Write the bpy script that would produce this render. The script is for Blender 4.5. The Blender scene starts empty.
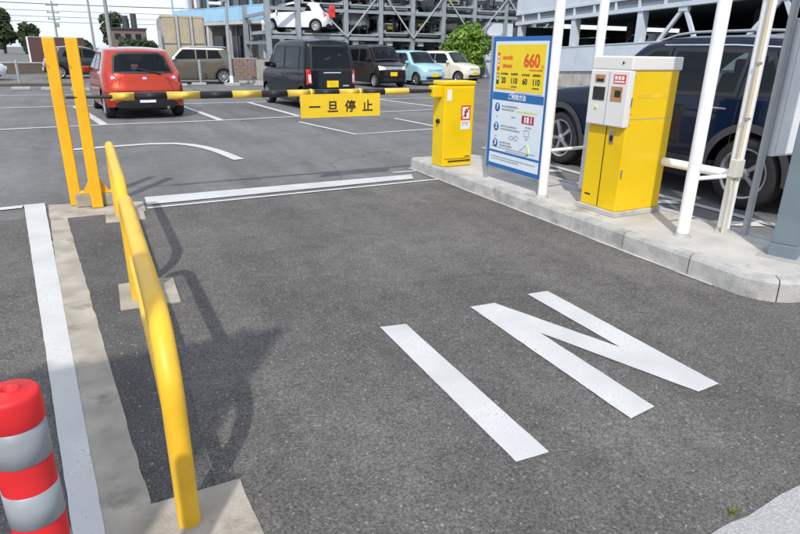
import bpy, bmesh, math, random
from mathutils import Vector, Matrix
R = math.radians
random.seed(7)
sc = bpy.context.scene
COL = sc.collection

# ---------------------------------------------------------------- camera, sky, sun, exposure
cam_data = bpy.data.cameras.new('camera'); cam = bpy.data.objects.new('camera', cam_data); COL.objects.link(cam)
cam_data.sensor_width = 36.0; cam_data.lens = 594.0 / 800.0 * 36.0; cam_data.clip_end = 3000.0; cam_data.clip_start = 0.05
def cam_axes():
    f = 594.0
    up = Vector((24, 1633, f)).normalized()
    fy = Vector((-304, 220.5, -f)); fy = (fy - up * fy.dot(up)).normalized()
    fx = fy.cross(up)
    return Matrix((fx, fy, up))          # camera space -> world space
cam.matrix_world = Matrix.Translation((0, 0, 1.5)) @ cam_axes().to_4x4()
sc.camera = cam
SUN = Vector((0.50, 0.80, -1.0)).normalized()      # direction the light travels
sun_d = bpy.data.lights.new('sun', 'SUN'); sun_d.energy = 3.0; sun_d.angle = R(1.2); sun_d.color = (1.0, 0.95, 0.88)
sun = bpy.data.objects.new('sun', sun_d); COL.objects.link(sun)
sun.rotation_euler = SUN.to_track_quat('-Z', 'Y').to_euler(); sun.location = (-6, -10, 12)
world = bpy.data.worlds.new('World'); sc.world = world; world.use_nodes = True
wn = world.node_tree.nodes; wl = world.node_tree.links
sky = wn.new('ShaderNodeTexSky'); sky.sky_type = 'NISHITA'; sky.sun_disc = False
sky.sun_elevation = math.asin(-SUN.z); sky.sun_rotation = math.atan2(-SUN.x, -SUN.y)
sky.altitude = 0; sky.air_density = 1.0; sky.dust_density = 1.2; sky.ozone_density = 1.0
tc = wn.new('ShaderNodeTexCoord'); mp = wn.new('ShaderNodeMapping'); mp.inputs['Scale'].default_value = (1, 1, 3.2)
cn = wn.new('ShaderNodeTexNoise'); cn.inputs['Scale'].default_value = 2.6; cn.inputs['Detail'].default_value = 8; cn.inputs['Roughness'].default_value = 0.58
cr = wn.new('ShaderNodeValToRGB'); cr.color_ramp.elements[0].position = 0.38; cr.color_ramp.elements[1].position = 0.60
cr.color_ramp.elements[0].color = (0.45,) * 3 + (1,); cr.color_ramp.elements[1].color = (0.96,) * 3 + (1,)
mx = wn.new('ShaderNodeMixRGB'); mx.inputs[2].default_value = (5.9, 6.5, 7.5, 1)
wl.new(tc.outputs['Generated'], mp.inputs[0]); wl.new(mp.outputs[0], cn.inputs[0]); wl.new(cn.outputs[0], cr.inputs[0])
wl.new(cr.outputs[0], mx.inputs[0]); wl.new(sky.outputs[0], mx.inputs[1])
bg = wn['Background']; wl.new(mx.outputs[0], bg.inputs[0]); bg.inputs[1].default_value = 0.15
vs = sc.view_settings; vs.view_transform = 'Standard'; vs.look = 'None'; vs.gamma = 1; vs.use_curve_mapping = False; vs.exposure = 0.22

# ---------------------------------------------------------------- materials
MATS = {}
def nodes_of(m): return m.node_tree.nodes, m.node_tree.links
def mat(name, col, rough=0.5, metal=0.0, var=0.12, vscale=6.0, bump=0.0, bscale=60.0, coat=0.0, dirt=None, spec=0.5, transmission=0.0, chips=None):
    """plain procedural surface: noise drives a little tone and gloss variation, optional fine relief and dirt"""
    if name in MATS: return MATS[name]
    m = bpy.data.materials.new(name); m.use_nodes = True; n, l = nodes_of(m); b = n['Principled BSDF']
    t = n.new('ShaderNodeTexCoord'); nz = n.new('ShaderNodeTexNoise'); nz.inputs['Scale'].default_value = vscale; nz.inputs['Detail'].default_value = 6
    l.new(t.outputs['Object'], nz.inputs[0])
    rp = n.new('ShaderNodeValToRGB'); rp.color_ramp.elements[0].position = 0.3; rp.color_ramp.elements[1].position = 0.7
    rp.color_ramp.elements[0].color = tuple(c * (1 - var) for c in col) + (1,)
    rp.color_ramp.elements[1].color = tuple(min(1, c * (1 + var)) for c in col) + (1,)
    l.new(nz.outputs[0], rp.inputs[0]); out = rp.outputs[0]
    if dirt:
        d2 = n.new('ShaderNodeTexNoise'); d2.inputs['Scale'].default_value = dirt[1]; d2.inputs['Detail'].default_value = 9; d2.inputs['Roughness'].default_value = 0.65
        l.new(t.outputs['Object'], d2.inputs[0])
        dr = n.new('ShaderNodeValToRGB'); dr.color_ramp.elements[0].position = dirt[2]; dr.color_ramp.elements[1].position = dirt[2] + 0.16
        l.new(d2.outputs[0], dr.inputs[0]); mm = n.new('ShaderNodeMixRGB'); mm.inputs[2].default_value = tuple(dirt[0]) + (1,)
        l.new(dr.outputs[0], mm.inputs[0]); l.new(out, mm.inputs[1]); out = mm.outputs[0]
    if chips:
        c2 = n.new('ShaderNodeTexNoise'); c2.inputs['Scale'].default_value = chips[1]; c2.inputs['Detail'].default_value = 12; c2.inputs['Roughness'].default_value = 0.72
        l.new(t.outputs['Object'], c2.inputs[0]); cr_ = n.new('ShaderNodeValToRGB'); cr_.color_ramp.elements[0].position = chips[2]; cr_.color_ramp.elements[1].position = chips[2] + 0.03
        l.new(c2.outputs[0], cr_.inputs[0]); cm = n.new('ShaderNodeMixRGB'); cm.inputs[2].default_value = tuple(chips[0]) + (1,); l.new(cr_.outputs[0], cm.inputs[0]); l.new(out, cm.inputs[1]); out = cm.outputs[0]
    l.new(out, b.inputs['Base Color'])
    rr = n.new('ShaderNodeMapRange'); rr.inputs['To Min'].default_value = max(0, rough - 0.07); rr.inputs['To Max'].default_value = min(1, rough + 0.07)
    l.new(nz.outputs[0], rr.inputs[0]); l.new(rr.outputs[0], b.inputs['Roughness'])
    b.inputs['Metallic'].default_value = metal; b.inputs['Coat Weight'].default_value = coat; b.inputs['Coat Roughness'].default_value = 0.04
    b.inputs['Specular IOR Level'].default_value = spec
    if transmission: b.inputs['Transmission Weight'].default_value = transmission
    if bump:
        bn = n.new('ShaderNodeTexNoise'); bn.inputs['Scale'].default_value = bscale; bn.inputs['Detail'].default_value = 5
        l.new(t.outputs['Object'], bn.inputs[0]); bp = n.new('ShaderNodeBump'); bp.inputs['Strength'].default_value = bump; bp.inputs['Distance'].default_value = 0.01
        l.new(bn.outputs[0], bp.inputs['Height']); l.new(bp.outputs[0], b.inputs['Normal'])
    MATS[name] = m; return m

def asphalt(name, dark, light, stone, amount, tint_scale=0.8, bump=0.5, cracks=0.0):
    m = bpy.data.materials.new(name); m.use_nodes = True; n, l = nodes_of(m); b = n['Principled BSDF']
    t = n.new('ShaderNodeTexCoord'); P = t.outputs['Object']
    def noise(s, d=6, r=0.6):
        x = n.new('ShaderNodeTexNoise'); x.inputs['Scale'].default_value = s; x.inputs['Detail'].default_value = d; x.inputs['Roughness'].default_value = r
        l.new(P, x.inputs[0]); return x.outputs[0]
    def ramp(src, a, bb, c0=(0, 0, 0), c1=(1, 1, 1)):
        x = n.new('ShaderNodeValToRGB'); x.color_ramp.elements[0].position = a; x.color_ramp.elements[1].position = bb
        x.color_ramp.elements[0].color = tuple(c0) + (1,); x.color_ramp.elements[1].color = tuple(c1) + (1,); l.new(src, x.inputs[0]); return x.outputs[0]
    def mix(f, a, c, mode='MIX'):
        x = n.new('ShaderNodeMixRGB'); x.blend_type = mode
        if isinstance(f, float): x.inputs[0].default_value = f
        else: l.new(f, x.inputs[0])
        for i, v in ((1, a), (2, c)):
            if isinstance(v, tuple): x.inputs[i].default_value = v + (1,)
            else: l.new(v, x.inputs[i])
        return x.outputs[0]
    big = ramp(noise(tint_scale, 7), 0.33, 0.68, dark, light)
    mid = ramp(noise(7.0, 5), 0.3, 0.7, (0.86,) * 3, (1.12,) * 3)
    c = mix(1.0, big, mid, 'MULTIPLY')
    mpn = n.new('ShaderNodeMapping'); mpn.inputs['Scale'].default_value = (1.5, 0.16, 1.0); l.new(P, mpn.inputs[0])
    tn = n.new('ShaderNodeTexNoise'); tn.inputs['Scale'].default_value = 1.3; tn.inputs['Detail'].default_value = 5; l.new(mpn.outputs[0], tn.inputs[0])
    c = mix(1.0, c, ramp(tn.outputs[0], 0.34, 0.66, (0.84,) * 3, (1.13,) * 3), 'MULTIPLY')
    c = mix(1.0, c, ramp(noise(2.3, 9, 0.7), 0.55, 0.70, (1, 1, 1), (0.72,) * 3), 'MULTIPLY')
    grain = ramp(noise(105.0, 4, 0.8), 0.36, 0.66, (0.38,) * 3, (1.62,) * 3)
    c = mix(1.0, c, grain, 'MULTIPLY')
    for scl, amt, rad, gain in ((58.0, amount, 0.30, 0.75), (120.0, amount * 1.6, 0.36, 0.5)):
        dn_ = n.new('ShaderNodeTexNoise'); dn_.inputs['Scale'].default_value = 160; l.new(P, dn_.inputs[0])
        wp = n.new('ShaderNodeMixRGB'); wp.inputs[0].default_value = 0.012; l.new(P, wp.inputs[1]); l.new(dn_.outputs['Color'], wp.inputs[2])
        vo = n.new('ShaderNodeTexVoronoi'); vo.inputs['Scale'].default_value = scl; l.new(wp.outputs[0], vo.inputs['Vector'])
        sp = n.new('ShaderNodeSeparateColor'); l.new(vo.outputs['Color'], sp.inputs[0])
        pick = n.new('ShaderNodeMath'); pick.operation = 'GREATER_THAN'; pick.inputs[1].default_value = 1 - amt; l.new(sp.outputs[0], pick.inputs[0])
        near = n.new('ShaderNodeMath'); near.operation = 'LESS_THAN'; near.inputs[1].default_value = rad; l.new(vo.outputs['Distance'], near.inputs[0])
        both = n.new('ShaderNodeMath'); both.operation = 'MULTIPLY'; l.new(pick.outputs[0], both.inputs[0]); l.new(near.outputs[0], both.inputs[1])
        g2 = n.new('ShaderNodeMath'); g2.operation = 'MULTIPLY'; g2.inputs[1].default_value = gain; l.new(sp.outputs[1], g2.inputs[0])
        sc2 = n.new('ShaderNodeMath'); sc2.operation = 'MULTIPLY'; l.new(both.outputs[0], sc2.inputs[0]); l.new(g2.outputs[0], sc2.inputs[1])
        c = mix(sc2.outputs[0], c, tuple(stone))
    if cracks:
        wv = n.new('ShaderNodeTexVoronoi'); wv.feature = 'DISTANCE_TO_EDGE'; wv.inputs['Scale'].default_value = 0.42
        dn = n.new('ShaderNodeTexNoise'); dn.inputs['Scale'].default_value = 2.2; dn.inputs['Detail'].default_value = 8; l.new(P, dn.inputs[0])
        av = n.new('ShaderNodeMixRGB'); av.inputs[0].default_value = 0.28; l.new(P, av.inputs[1]); l.new(dn.outputs['Color'], av.inputs[2]); l.new(av.outputs[0], wv.inputs['Vector'])
        line = ramp(wv.outputs['Distance'], 0.0, 0.006, (1, 1, 1), (0, 0, 0))
        gate = mix(1.0, line, ramp(noise(0.9, 3), 0.47, 0.54), 'MULTIPLY')
        s3 = n.new('ShaderNodeMath'); s3.operation = 'MULTIPLY'; s3.inputs[1].default_value = cracks; l.new(gate, s3.inputs[0])
        c = mix(s3.outputs[0], c, (0.02, 0.02, 0.02))
    l.new(c, b.inputs['Base Color']); b.inputs['Roughness'].default_value = 0.86; b.inputs['Specular IOR Level'].default_value = 0.35
    bp = n.new('ShaderNodeBump'); bp.inputs['Strength'].default_value = bump; bp.inputs['Distance'].default_value = 0.006
    l.new(noise(120.0, 4, 0.75), bp.inputs['Height']); l.new(bp.outputs[0], b.inputs['Normal'])
    MATS[name] = m; return m

def paint_mat(name, col, wear=0.60):
    """road paint: pale, speckled and worn through to the aggregate in places"""
    m = bpy.data.materials.new(name); m.use_nodes = True; n, l = nodes_of(m); b = n['Principled BSDF']
    t = n.new('ShaderNodeTexCoord')
    a = n.new('ShaderNodeTexNoise'); a.inputs['Scale'].default_value = 3.0; a.inputs['Detail'].default_value = 6; l.new(t.outputs['Object'], a.inputs[0])
    r1 = n.new('ShaderNodeValToRGB'); r1.color_ramp.elements[0].position = 0.3; r1.color_ramp.elements[1].position = 0.7
    r1.color_ramp.elements[0].color = tuple(c * 0.80 for c in col) + (1,); r1.color_ramp.elements[1].color = tuple(col) + (1,); l.new(a.outputs[0], r1.inputs[0])
    s = n.new('ShaderNodeTexNoise'); s.inputs['Scale'].default_value = 95; s.inputs['Detail'].default_value = 7; s.inputs['Roughness'].default_value = 0.7; l.new(t.outputs['Object'], s.inputs[0])
    ad = n.new('ShaderNodeMath'); ad.operation = 'ADD'; l.new(s.outputs[0], ad.inputs[0])
    sc_ = n.new('ShaderNodeMath'); sc_.operation = 'MULTIPLY'; sc_.inputs[1].default_value = 0.25; l.new(a.outputs[0], sc_.inputs[0]); l.new(sc_.outputs[0], ad.inputs[1])
    r2 = n.new('ShaderNodeValToRGB'); r2.color_ramp.elements[0].position = wear + 0.22; r2.color_ramp.elements[1].position = wear + 0.27; l.new(ad.outputs[0], r2.inputs[0])
    mm = n.new('ShaderNodeMixRGB'); mm.inputs[2].default_value = (0.16, 0.155, 0.15, 1); l.new(r2.outputs[0], mm.inputs[0]); l.new(r1.outputs[0], mm.inputs[1])
    l.new(mm.outputs[0], b.inputs['Base Color']); b.inputs['Roughness'].default_value = 0.62
    bp = n.new('ShaderNodeBump'); bp.inputs['Strength'].default_value = 0.25; bp.inputs['Distance'].default_value = 0.004
    l.new(s.outputs[0], bp.inputs['Height']); l.new(bp.outputs[0], b.inputs['Normal'])
    MATS[name] = m; return m

asphalt('asphalt_lane', (0.090, 0.084, 0.080), (0.152, 0.143, 0.136), (0.36, 0.335, 0.315), 0.20, 0.55, 0.7, 0.22)
asphalt('asphalt_lot', (0.124, 0.122, 0.120), (0.182, 0.179, 0.176), (0.36, 0.35, 0.34), 0.18, 0.45, 0.55, 0.40)
asphalt('asphalt_patch', (0.082, 0.078, 0.076), (0.120, 0.115, 0.111), (0.38, 0.36, 0.34), 0.16, 1.1, 0.7, 0.0)
paint_mat('road_paint', (0.575, 0.575, 0.57), 0.52); paint_mat('road_paint_old', (0.66, 0.66, 0.65), 0.50)
mat('concrete_tan', (0.36, 0.325, 0.275), 0.9, var=0.22, vscale=5, bump=0.5, bscale=90, dirt=((0.17, 0.15, 0.12), 3.5, 0.56))
mat('concrete_pale', (0.46, 0.44, 0.41), 0.9, var=0.16, vscale=4, bump=0.4, bscale=80, dirt=((0.25, 0.22, 0.18), 2.6, 0.57))
mat('concrete_kerb', (0.40, 0.395, 0.38), 0.9, var=0.22, vscale=7, bump=0.5, bscale=70, dirt=((0.2, 0.18, 0.15), 4.0, 0.6))
mat('concrete_white', (0.38, 0.378, 0.375), 0.9, var=0.25, vscale=110, bump=0.7, bscale=150, dirt=((0.26, 0.25, 0.24), 70, 0.58))
mat('concrete_wall', (0.34, 0.32, 0.30), 0.9, var=0.2, vscale=2, bump=0.3, bscale=30)
mat('yellow_rail', (0.80, 0.47, 0.025), 0.42, var=0.10, vscale=6, dirt=((0.52, 0.34, 0.07), 9, 0.60), chips=((0.24, 0.15, 0.07), 42, 0.655))
mat('yellow_post', (0.82, 0.43, 0.012), 0.45, var=0.09, vscale=7, dirt=((0.5, 0.3, 0.05), 8, 0.63), chips=((0.22, 0.12, 0.05), 12, 0.64))
mat('yellow_panel', (0.80, 0.53, 0.0), 0.36, var=0.06, vscale=2.5, dirt=((0.62, 0.42, 0.05), 4, 0.63), chips=((0.35, 0.25, 0.08), 18, 0.665))
mat('yellow_cab', (0.80, 0.54, 0.0), 0.42, var=0.07, vscale=3, dirt=((0.58, 0.42, 0.08), 5, 0.62), chips=((0.32, 0.22, 0.08), 16, 0.66))
mat('yellow_plate', (0.80, 0.55, 0.02), 0.5, var=0.05)
mat('yellow_number', (0.82, 0.55, 0.0), 0.5); mat('white_number', (0.75, 0.76, 0.76), 0.5)
mat('foam_yellow', (0.76, 0.52, 0.08), 0.55, var=0.08); mat('foam_black', (0.022, 0.022, 0.024), 0.6)
mat('white_metal', (0.87, 0.87, 0.865), 0.38, var=0.05, vscale=4, dirt=((0.60, 0.56, 0.50), 6, 0.64), chips=((0.33, 0.22, 0.13), 14, 0.665))
mat('cream_plastic', (0.72, 0.705, 0.68), 0.42, var=0.04, vscale=3)
mat('beige_conduit', (0.62, 0.52, 0.36), 0.5, var=0.08); mat('box_beige', (0.58, 0.56, 0.50), 0.5, var=0.07)
mat('grey_steel', (0.36, 0.38, 0.40), 0.45, metal=0.35, var=0.12, vscale=5)
mat('slate_steel', (0.17, 0.215, 0.25), 0.45, metal=0.1, var=0.1, vscale=4)
mat('pale_panel', (0.70, 0.71, 0.73), 0.45, var=0.05)
mat('dark_slot', (0.012, 0.012, 0.014), 0.4); mat('screen', (0.03, 0.032, 0.036), 0.12)
mat('sticker_white', (0.78, 0.78, 0.77), 0.45, var=0.03); mat('sticker_red', (0.66, 0.035, 0.03), 0.45)
mat('copper_slot', (0.42, 0.22, 0.09), 0.5, var=0.2, vscale=30)
mat('sign_blue', (0.008, 0.13, 0.40), 0.4, var=0.05); mat('sign_pale', (0.68, 0.75, 0.82), 0.35, var=0.03); mat('sign_yellow', (0.84, 0.63, 0.01), 0.35, var=0.03)
mat('ink_red', (0.70, 0.09, 0.01), 0.5); mat('ink_black', (0.025, 0.022, 0.02), 0.5); mat('ink_grey', (0.28, 0.32, 0.37), 0.5); mat('ink_crimson', (0.42, 0.015, 0.06), 0.5); mat('ink_green', (0.62, 0.72, 0.12), 0.5)
mat('ink_white', (0.8, 0.82, 0.84), 0.5)
mat('bollard_red', (0.66, 0.014, 0.018), 0.58, var=0.10, vscale=10, dirt=((0.40, 0.03, 0.03), 12, 0.60), chips=((0.30, 0.10, 0.09), 18, 0.635)); mat('reflective_grey', (0.29, 0.315, 0.345), 0.45, metal=0.1, var=0.2, vscale=9, chips=((0.16, 0.16, 0.17), 14, 0.635))
mat('rubber', (0.02, 0.02, 0.021), 0.75, var=0.2, vscale=20); mat('alloy', (0.55, 0.56, 0.58), 0.28, metal=0.85); mat('black_trim', (0.018, 0.018, 0.02), 0.55); mat('cladding', (0.05, 0.05, 0.053), 0.7, var=0.15, vscale=12)
mat('car_glass', (0.006, 0.008, 0.010), 0.04, spec=0.16, var=0.3, vscale=1.2); mat('car_glass_clear', (0.03, 0.038, 0.045), 0.05, spec=0.5, var=0.5, vscale=1.6)
mat('tail_red', (0.55, 0.008, 0.012), 0.12, coat=1.0); mat('lamp_clear', (0.70, 0.71, 0.72), 0.12, coat=1.0); mat('chrome', (0.7, 0.7, 0.7), 0.12, metal=1.0)
def car_paint(name, col, metal=0.25, coat=0.85): return mat(name, col, 0.30, metal=metal, var=0.04, vscale=2, coat=coat, spec=0.12)
car_paint('paint_orange', (0.46, 0.036, 0.008), 0.45, 0.9); car_paint('paint_navy', (0.0035, 0.010, 0.030), 0.25, 0.6); car_paint('paint_black', (0.006, 0.011, 0.015), 0.25, 0.45); car_paint('paint_plum', (0.012, 0.008, 0.009), 0.25, 0.5)
car_paint('paint_sky', (0.33, 0.56, 0.65), 0.0); car_paint('paint_cream', (0.74, 0.70, 0.60), 0.0); car_paint('paint_white', (0.76, 0.77, 0.78), 0.0); car_paint('paint_silver', (0.42, 0.43, 0.44), 0.5); car_paint('paint_khaki', (0.135, 0.122, 0.092), 0.3); car_paint('paint_graphite', (0.04, 0.042, 0.045), 0.4)
mat('steel_frame', (0.30, 0.335, 0.36), 0.5, metal=0.25, var=0.12, vscale=3); mat('steel_dark', (0.05, 0.055, 0.06), 0.6, var=0.2); mat('tray_steel', (0.42, 0.45, 0.46), 0.5, metal=0.3, var=0.15, vscale=3)
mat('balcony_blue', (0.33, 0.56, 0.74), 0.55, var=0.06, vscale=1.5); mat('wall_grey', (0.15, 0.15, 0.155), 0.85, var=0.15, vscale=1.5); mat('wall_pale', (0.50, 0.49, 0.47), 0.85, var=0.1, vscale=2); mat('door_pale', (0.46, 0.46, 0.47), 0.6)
mat('brick_a', (0.25, 0.18, 0.14), 0.9, var=0.2, vscale=4); mat('window_dark', (0.02, 0.025, 0.03), 0.08)
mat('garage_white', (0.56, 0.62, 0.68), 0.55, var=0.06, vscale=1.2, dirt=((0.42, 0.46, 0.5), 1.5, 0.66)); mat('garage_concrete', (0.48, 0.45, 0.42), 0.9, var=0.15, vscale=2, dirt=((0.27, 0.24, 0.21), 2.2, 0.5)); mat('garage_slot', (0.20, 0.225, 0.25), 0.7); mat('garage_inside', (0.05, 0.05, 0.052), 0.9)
mat('container_beige', (0.40, 0.345, 0.245), 0.75, var=0.14, vscale=2, dirt=((0.26, 0.2, 0.14), 1.6, 0.6)); mat('container_post', (0.38, 0.38, 0.37), 0.6, var=0.1); mat('container_side', (0.32, 0.335, 0.34), 0.7, var=0.1)
mat('billboard_brown', (0.085, 0.040, 0.040), 0.7, var=0.12, vscale=0.8); mat('pole_concrete', (0.30, 0.30, 0.29), 0.85, var=0.1); mat('wire', (0.06, 0.06, 0.065), 0.6)
mat('bark', (0.075, 0.055, 0.04), 0.9, var=0.3); mat('hedge_wall', (0.11, 0.085, 0.065), 0.9, var=0.2, vscale=1.0)
def see_through(name, tint):
    m = bpy.data.materials.new(name); m.use_nodes = True; n, l = nodes_of(m); n.remove(n['Principled BSDF'])
    tr = n.new('ShaderNodeBsdfTransparent'); tr.inputs[0].default_value = tuple(tint) + (1,); gl = n.new('ShaderNodeBsdfGlossy'); gl.inputs['Roughness'].default_value = 0.02; gl.inputs[0].default_value = (0.8, 0.85, 0.9, 1)
    fr = n.new('ShaderNodeFresnel'); fr.inputs[0].default_value = 1.42
    nz = n.new('ShaderNodeTexNoise'); nz.inputs['Scale'].default_value = 3.0; tcn = n.new('ShaderNodeTexCoord'); l.new(tcn.outputs['Object'], nz.inputs[0]); mr = n.new('ShaderNodeMapRange'); mr.inputs['To Min'].default_value = 0.015; mr.inputs['To Max'].default_value = 0.04
    l.new(nz.outputs[0], mr.inputs[0]); l.new(mr.outputs[0], gl.inputs['Roughness'])
    ms = n.new('ShaderNodeMixShader'); l.new(fr.outputs[0], ms.inputs[0]); l.new(tr.outputs[0], ms.inputs[1]); l.new(gl.outputs[0], ms.inputs[2]); l.new(ms.outputs[0], n['Material Output'].inputs[0]); MATS[name] = m
see_through('glass_tint', (0.50, 0.55, 0.54)); see_through('glass_privacy', (0.16, 0.17, 0.18))
mat('seat_cloth', (0.035, 0.035, 0.038), 0.8, var=0.2, vscale=20)
def leaf_mat(name, a, b_):
    m = bpy.data.materials.new(name); m.use_nodes = True; n, l = nodes_of(m); b = n['Principled BSDF']
    g = n.new('ShaderNodeNewGeometry'); r = n.new('ShaderNodeValToRGB'); r.color_ramp.elements[0].color = tuple(a) + (1,); r.color_ramp.elements[1].color = tuple(b_) + (1,)
    l.new(g.outputs['Random Per Island'], r.inputs[0]); l.new(r.outputs[0], b.inputs['Base Color']); b.inputs['Roughness'].default_value = 0.5
    tr = n.new('ShaderNodeBsdfTranslucent'); l.new(r.outputs[0], tr.inputs[0]); ms = n.new('ShaderNodeMixShader'); ms.inputs[0].default_value = 0.3
    l.new(b.outputs[0], ms.inputs[1]); l.new(tr.outputs[0], ms.inputs[2]); l.new(ms.outputs[0], n['Material Output'].inputs[0]); MATS[name] = m
leaf_mat('leaf_dark', (0.03, 0.06, 0.025), (0.075, 0.12, 0.045)); leaf_mat('leaf_bright', (0.07, 0.17, 0.014), (0.26, 0.42, 0.05)); leaf_mat('leaf_grass', (0.10, 0.16, 0.03), (0.25, 0.28, 0.07))

# ---------------------------------------------------------------- mesh helpers
class MB:
    def __init__(s): s.v = []; s.f = []; s.smooth = []
    def quad(s, *p, smooth=False):
        i = len(s.v); s.v += [tuple(q) for q in p]; s.f.append(tuple(range(i, i + len(p)))); s.smooth.append(smooth); return s
    def box(s, c, d, rot=None):
        c = Vector(c); M = rot or Matrix.Identity(3); i = len(s.v); h = [x / 2 for x in d]
        for sx, sy, sz in ((-1,-1,-1),(1,-1,-1),(1,1,-1),(-1,1,-1),(-1,-1,1),(1,-1,1),(1,1,1),(-1,1,1)):
            s.v.append(tuple(c + M @ Vector((sx * h[0], sy * h[1], sz * h[2]))))
        for f in ((0,3,2,1),(4,5,6,7),(0,1,5,4),(1,2,6,5),(2,3,7,6),(3,0,4,7)): s.f.append(tuple(i + k for k in f)); s.smooth.append(False)
        return s
    def bx(s, x0, x1, y0, y1, z0, z1): return s.box(((x0+x1)/2, (y0+y1)/2, (z0+z1)/2), (abs(x1-x0), abs(y1-y0), abs(z1-z0)))
    def beam(s, a, b, w, h=None):
        a = Vector(a); b = Vector(b); d = b - a; q = d.to_track_quat('Y', 'Z').to_matrix(); return s.box((a + b) / 2, (w, d.length, h or w), q)
    def cyl(s, a, b, r0, r1=None, n=16, cap=True):
        return s.tube([a, b], [r0, r0 if r1 is None else r1], n, cap)
    def tube(s, pts, r, n=14, cap=True):
        pts = [Vector(p) for p in pts]; rs = r if isinstance(r, (list, tuple)) else [r] * len(pts); i0 = len(s.v)
        ref = None
        for k, p in enumerate(pts):
            d = (pts[min(k + 1, len(pts) - 1)] - pts[max(k - 1, 0)]).normalized()
            if ref is None: ref = Vector((0, 0, 1)) if abs(d.z) < 0.9 else Vector((1, 0, 0))
            u = (ref - d * ref.dot(d)).normalized(); w = d.cross(u); ref = u
            for j in range(n):
                a = 2 * math.pi * j / n; s.v.append(tuple(p + (u * math.cos(a) + w * math.sin(a)) * rs[k]))
        for k in range(len(pts) - 1):
            for j in range(n):
                a = i0 + k * n + j; b = i0 + k * n + (j + 1) % n; s.f.append((a, b, b + n, a + n)); s.smooth.append(True)
        if cap:
            e = i0 + (len(pts) - 1) * n; c0 = len(s.v); s.v += s.v[i0:i0 + n] + s.v[e:e + n]      # caps get their own vertices so that the side shades true
            s.f.append(tuple(c0 + j for j in reversed(range(n)))); s.f.append(tuple(c0 + n + j for j in range(n))); s.smooth += [False, False]
        return s
    def lathe(s, prof, c=(0, 0, 0), axis='z', n=24):
        i0 = len(s.v); c = Vector(c)
        for (r, z) in prof:
            for j in range(n):
                a = 2 * math.pi * j / n; p = (r * math.cos(a), r * math.sin(a), z)
                if axis == 'x': p = (p[2], p[0], p[1])
                if axis == 'y': p = (p[1], p[2], p[0])
                s.v.append(tuple(c + Vector(p)))
        for k in range(len(prof) - 1):
            for j in range(n):
                a = i0 + k * n + j; b = i0 + k * n + (j + 1) % n; s.f.append((a, b, b + n, a + n)); s.smooth.append(True)
        return s
    def prism(s, poly, z0, z1):
        n = len(poly); i = len(s.v); s.v += [(x, y, z0) for x, y in poly] + [(x, y, z1) for x, y in poly]
        s.f.append(tuple(i + k for k in reversed(range(n)))); s.f.append(tuple(i + n + k for k in range(n))); s.smooth += [False, False]
        for k in range(n): s.f.append((i + k, i + (k + 1) % n, i + n + (k + 1) % n, i + n + k)); s.smooth.append(False)
        return s
    def build(s, name, m, parent=None, bevel=0.0, seg=2):
        me = bpy.data.meshes.new(name); me.from_pydata(s.v, [], s.f); me.update()
        me.polygons.foreach_set('use_smooth', s.smooth)
        if isinstance(m, str): m = MATS[m]
        me.materials.append(m)
        if bevel:
            bm = bmesh.new(); bm.from_mesh(me); bmesh.ops.remove_doubles(bm, verts=bm.verts, dist=1e-5)
            ed = [e for e in bm.edges if len(e.link_faces) == 2 and e.calc_face_angle(0) > 0.6]
            bmesh.ops.bevel(bm, geom=ed, offset=bevel, segments=seg, affect='EDGES', profile=0.5, clamp_overlap=True); bm.to_mesh(me); bm.free()
        return link(name, me, parent)
def link(name, me, parent=None):
    o = bpy.data.objects.new(name, me); COL.objects.link(o); o.parent = parent; return o
def tag(o, label=None, cat=None, group=None, kind=None):
    if label: o['label'] = label
    if cat: o['category'] = cat
    if group: o['group'] = group
    if kind: o['kind'] = kind
    return o
def thing(name, label, cat, loc=(0, 0, 0), rz=0.0, group=None):
    o = bpy.data.objects.new(name, None); COL.objects.link(o); o.location = loc; o.rotation_euler = (0, 0, rz); o.empty_display_size = 0.2
    return tag(o, label, cat, group)
def copy_tree(o, parent=None, mats=None):
    c = o.copy(); COL.objects.link(c); c.parent = parent
    for ch in list(o.children): copy_tree(ch, c)
    return c
def text_mesh(name, body, size, m, parent, M, align='CENTER', bold=0.0):
    cu = bpy.data.curves.new(name, 'FONT'); cu.body = body; cu.size = size; cu.align_x = align; cu.align_y = 'CENTER'; cu.offset = bold; cu.resolution_u = 3; cu.extrude = 0.0006
    tmp = bpy.data.objects.new('tmp', cu); COL.objects.link(tmp); bpy.context.view_layer.update()
    me = bpy.data.meshes.new_from_object(tmp.evaluated_get(bpy.context.evaluated_depsgraph_get())); me.transform(M); me.materials.clear(); me.materials.append(MATS[m])
    bpy.data.objects.remove(tmp); bpy.data.curves.remove(cu)
    return link(name, me, parent)

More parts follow.
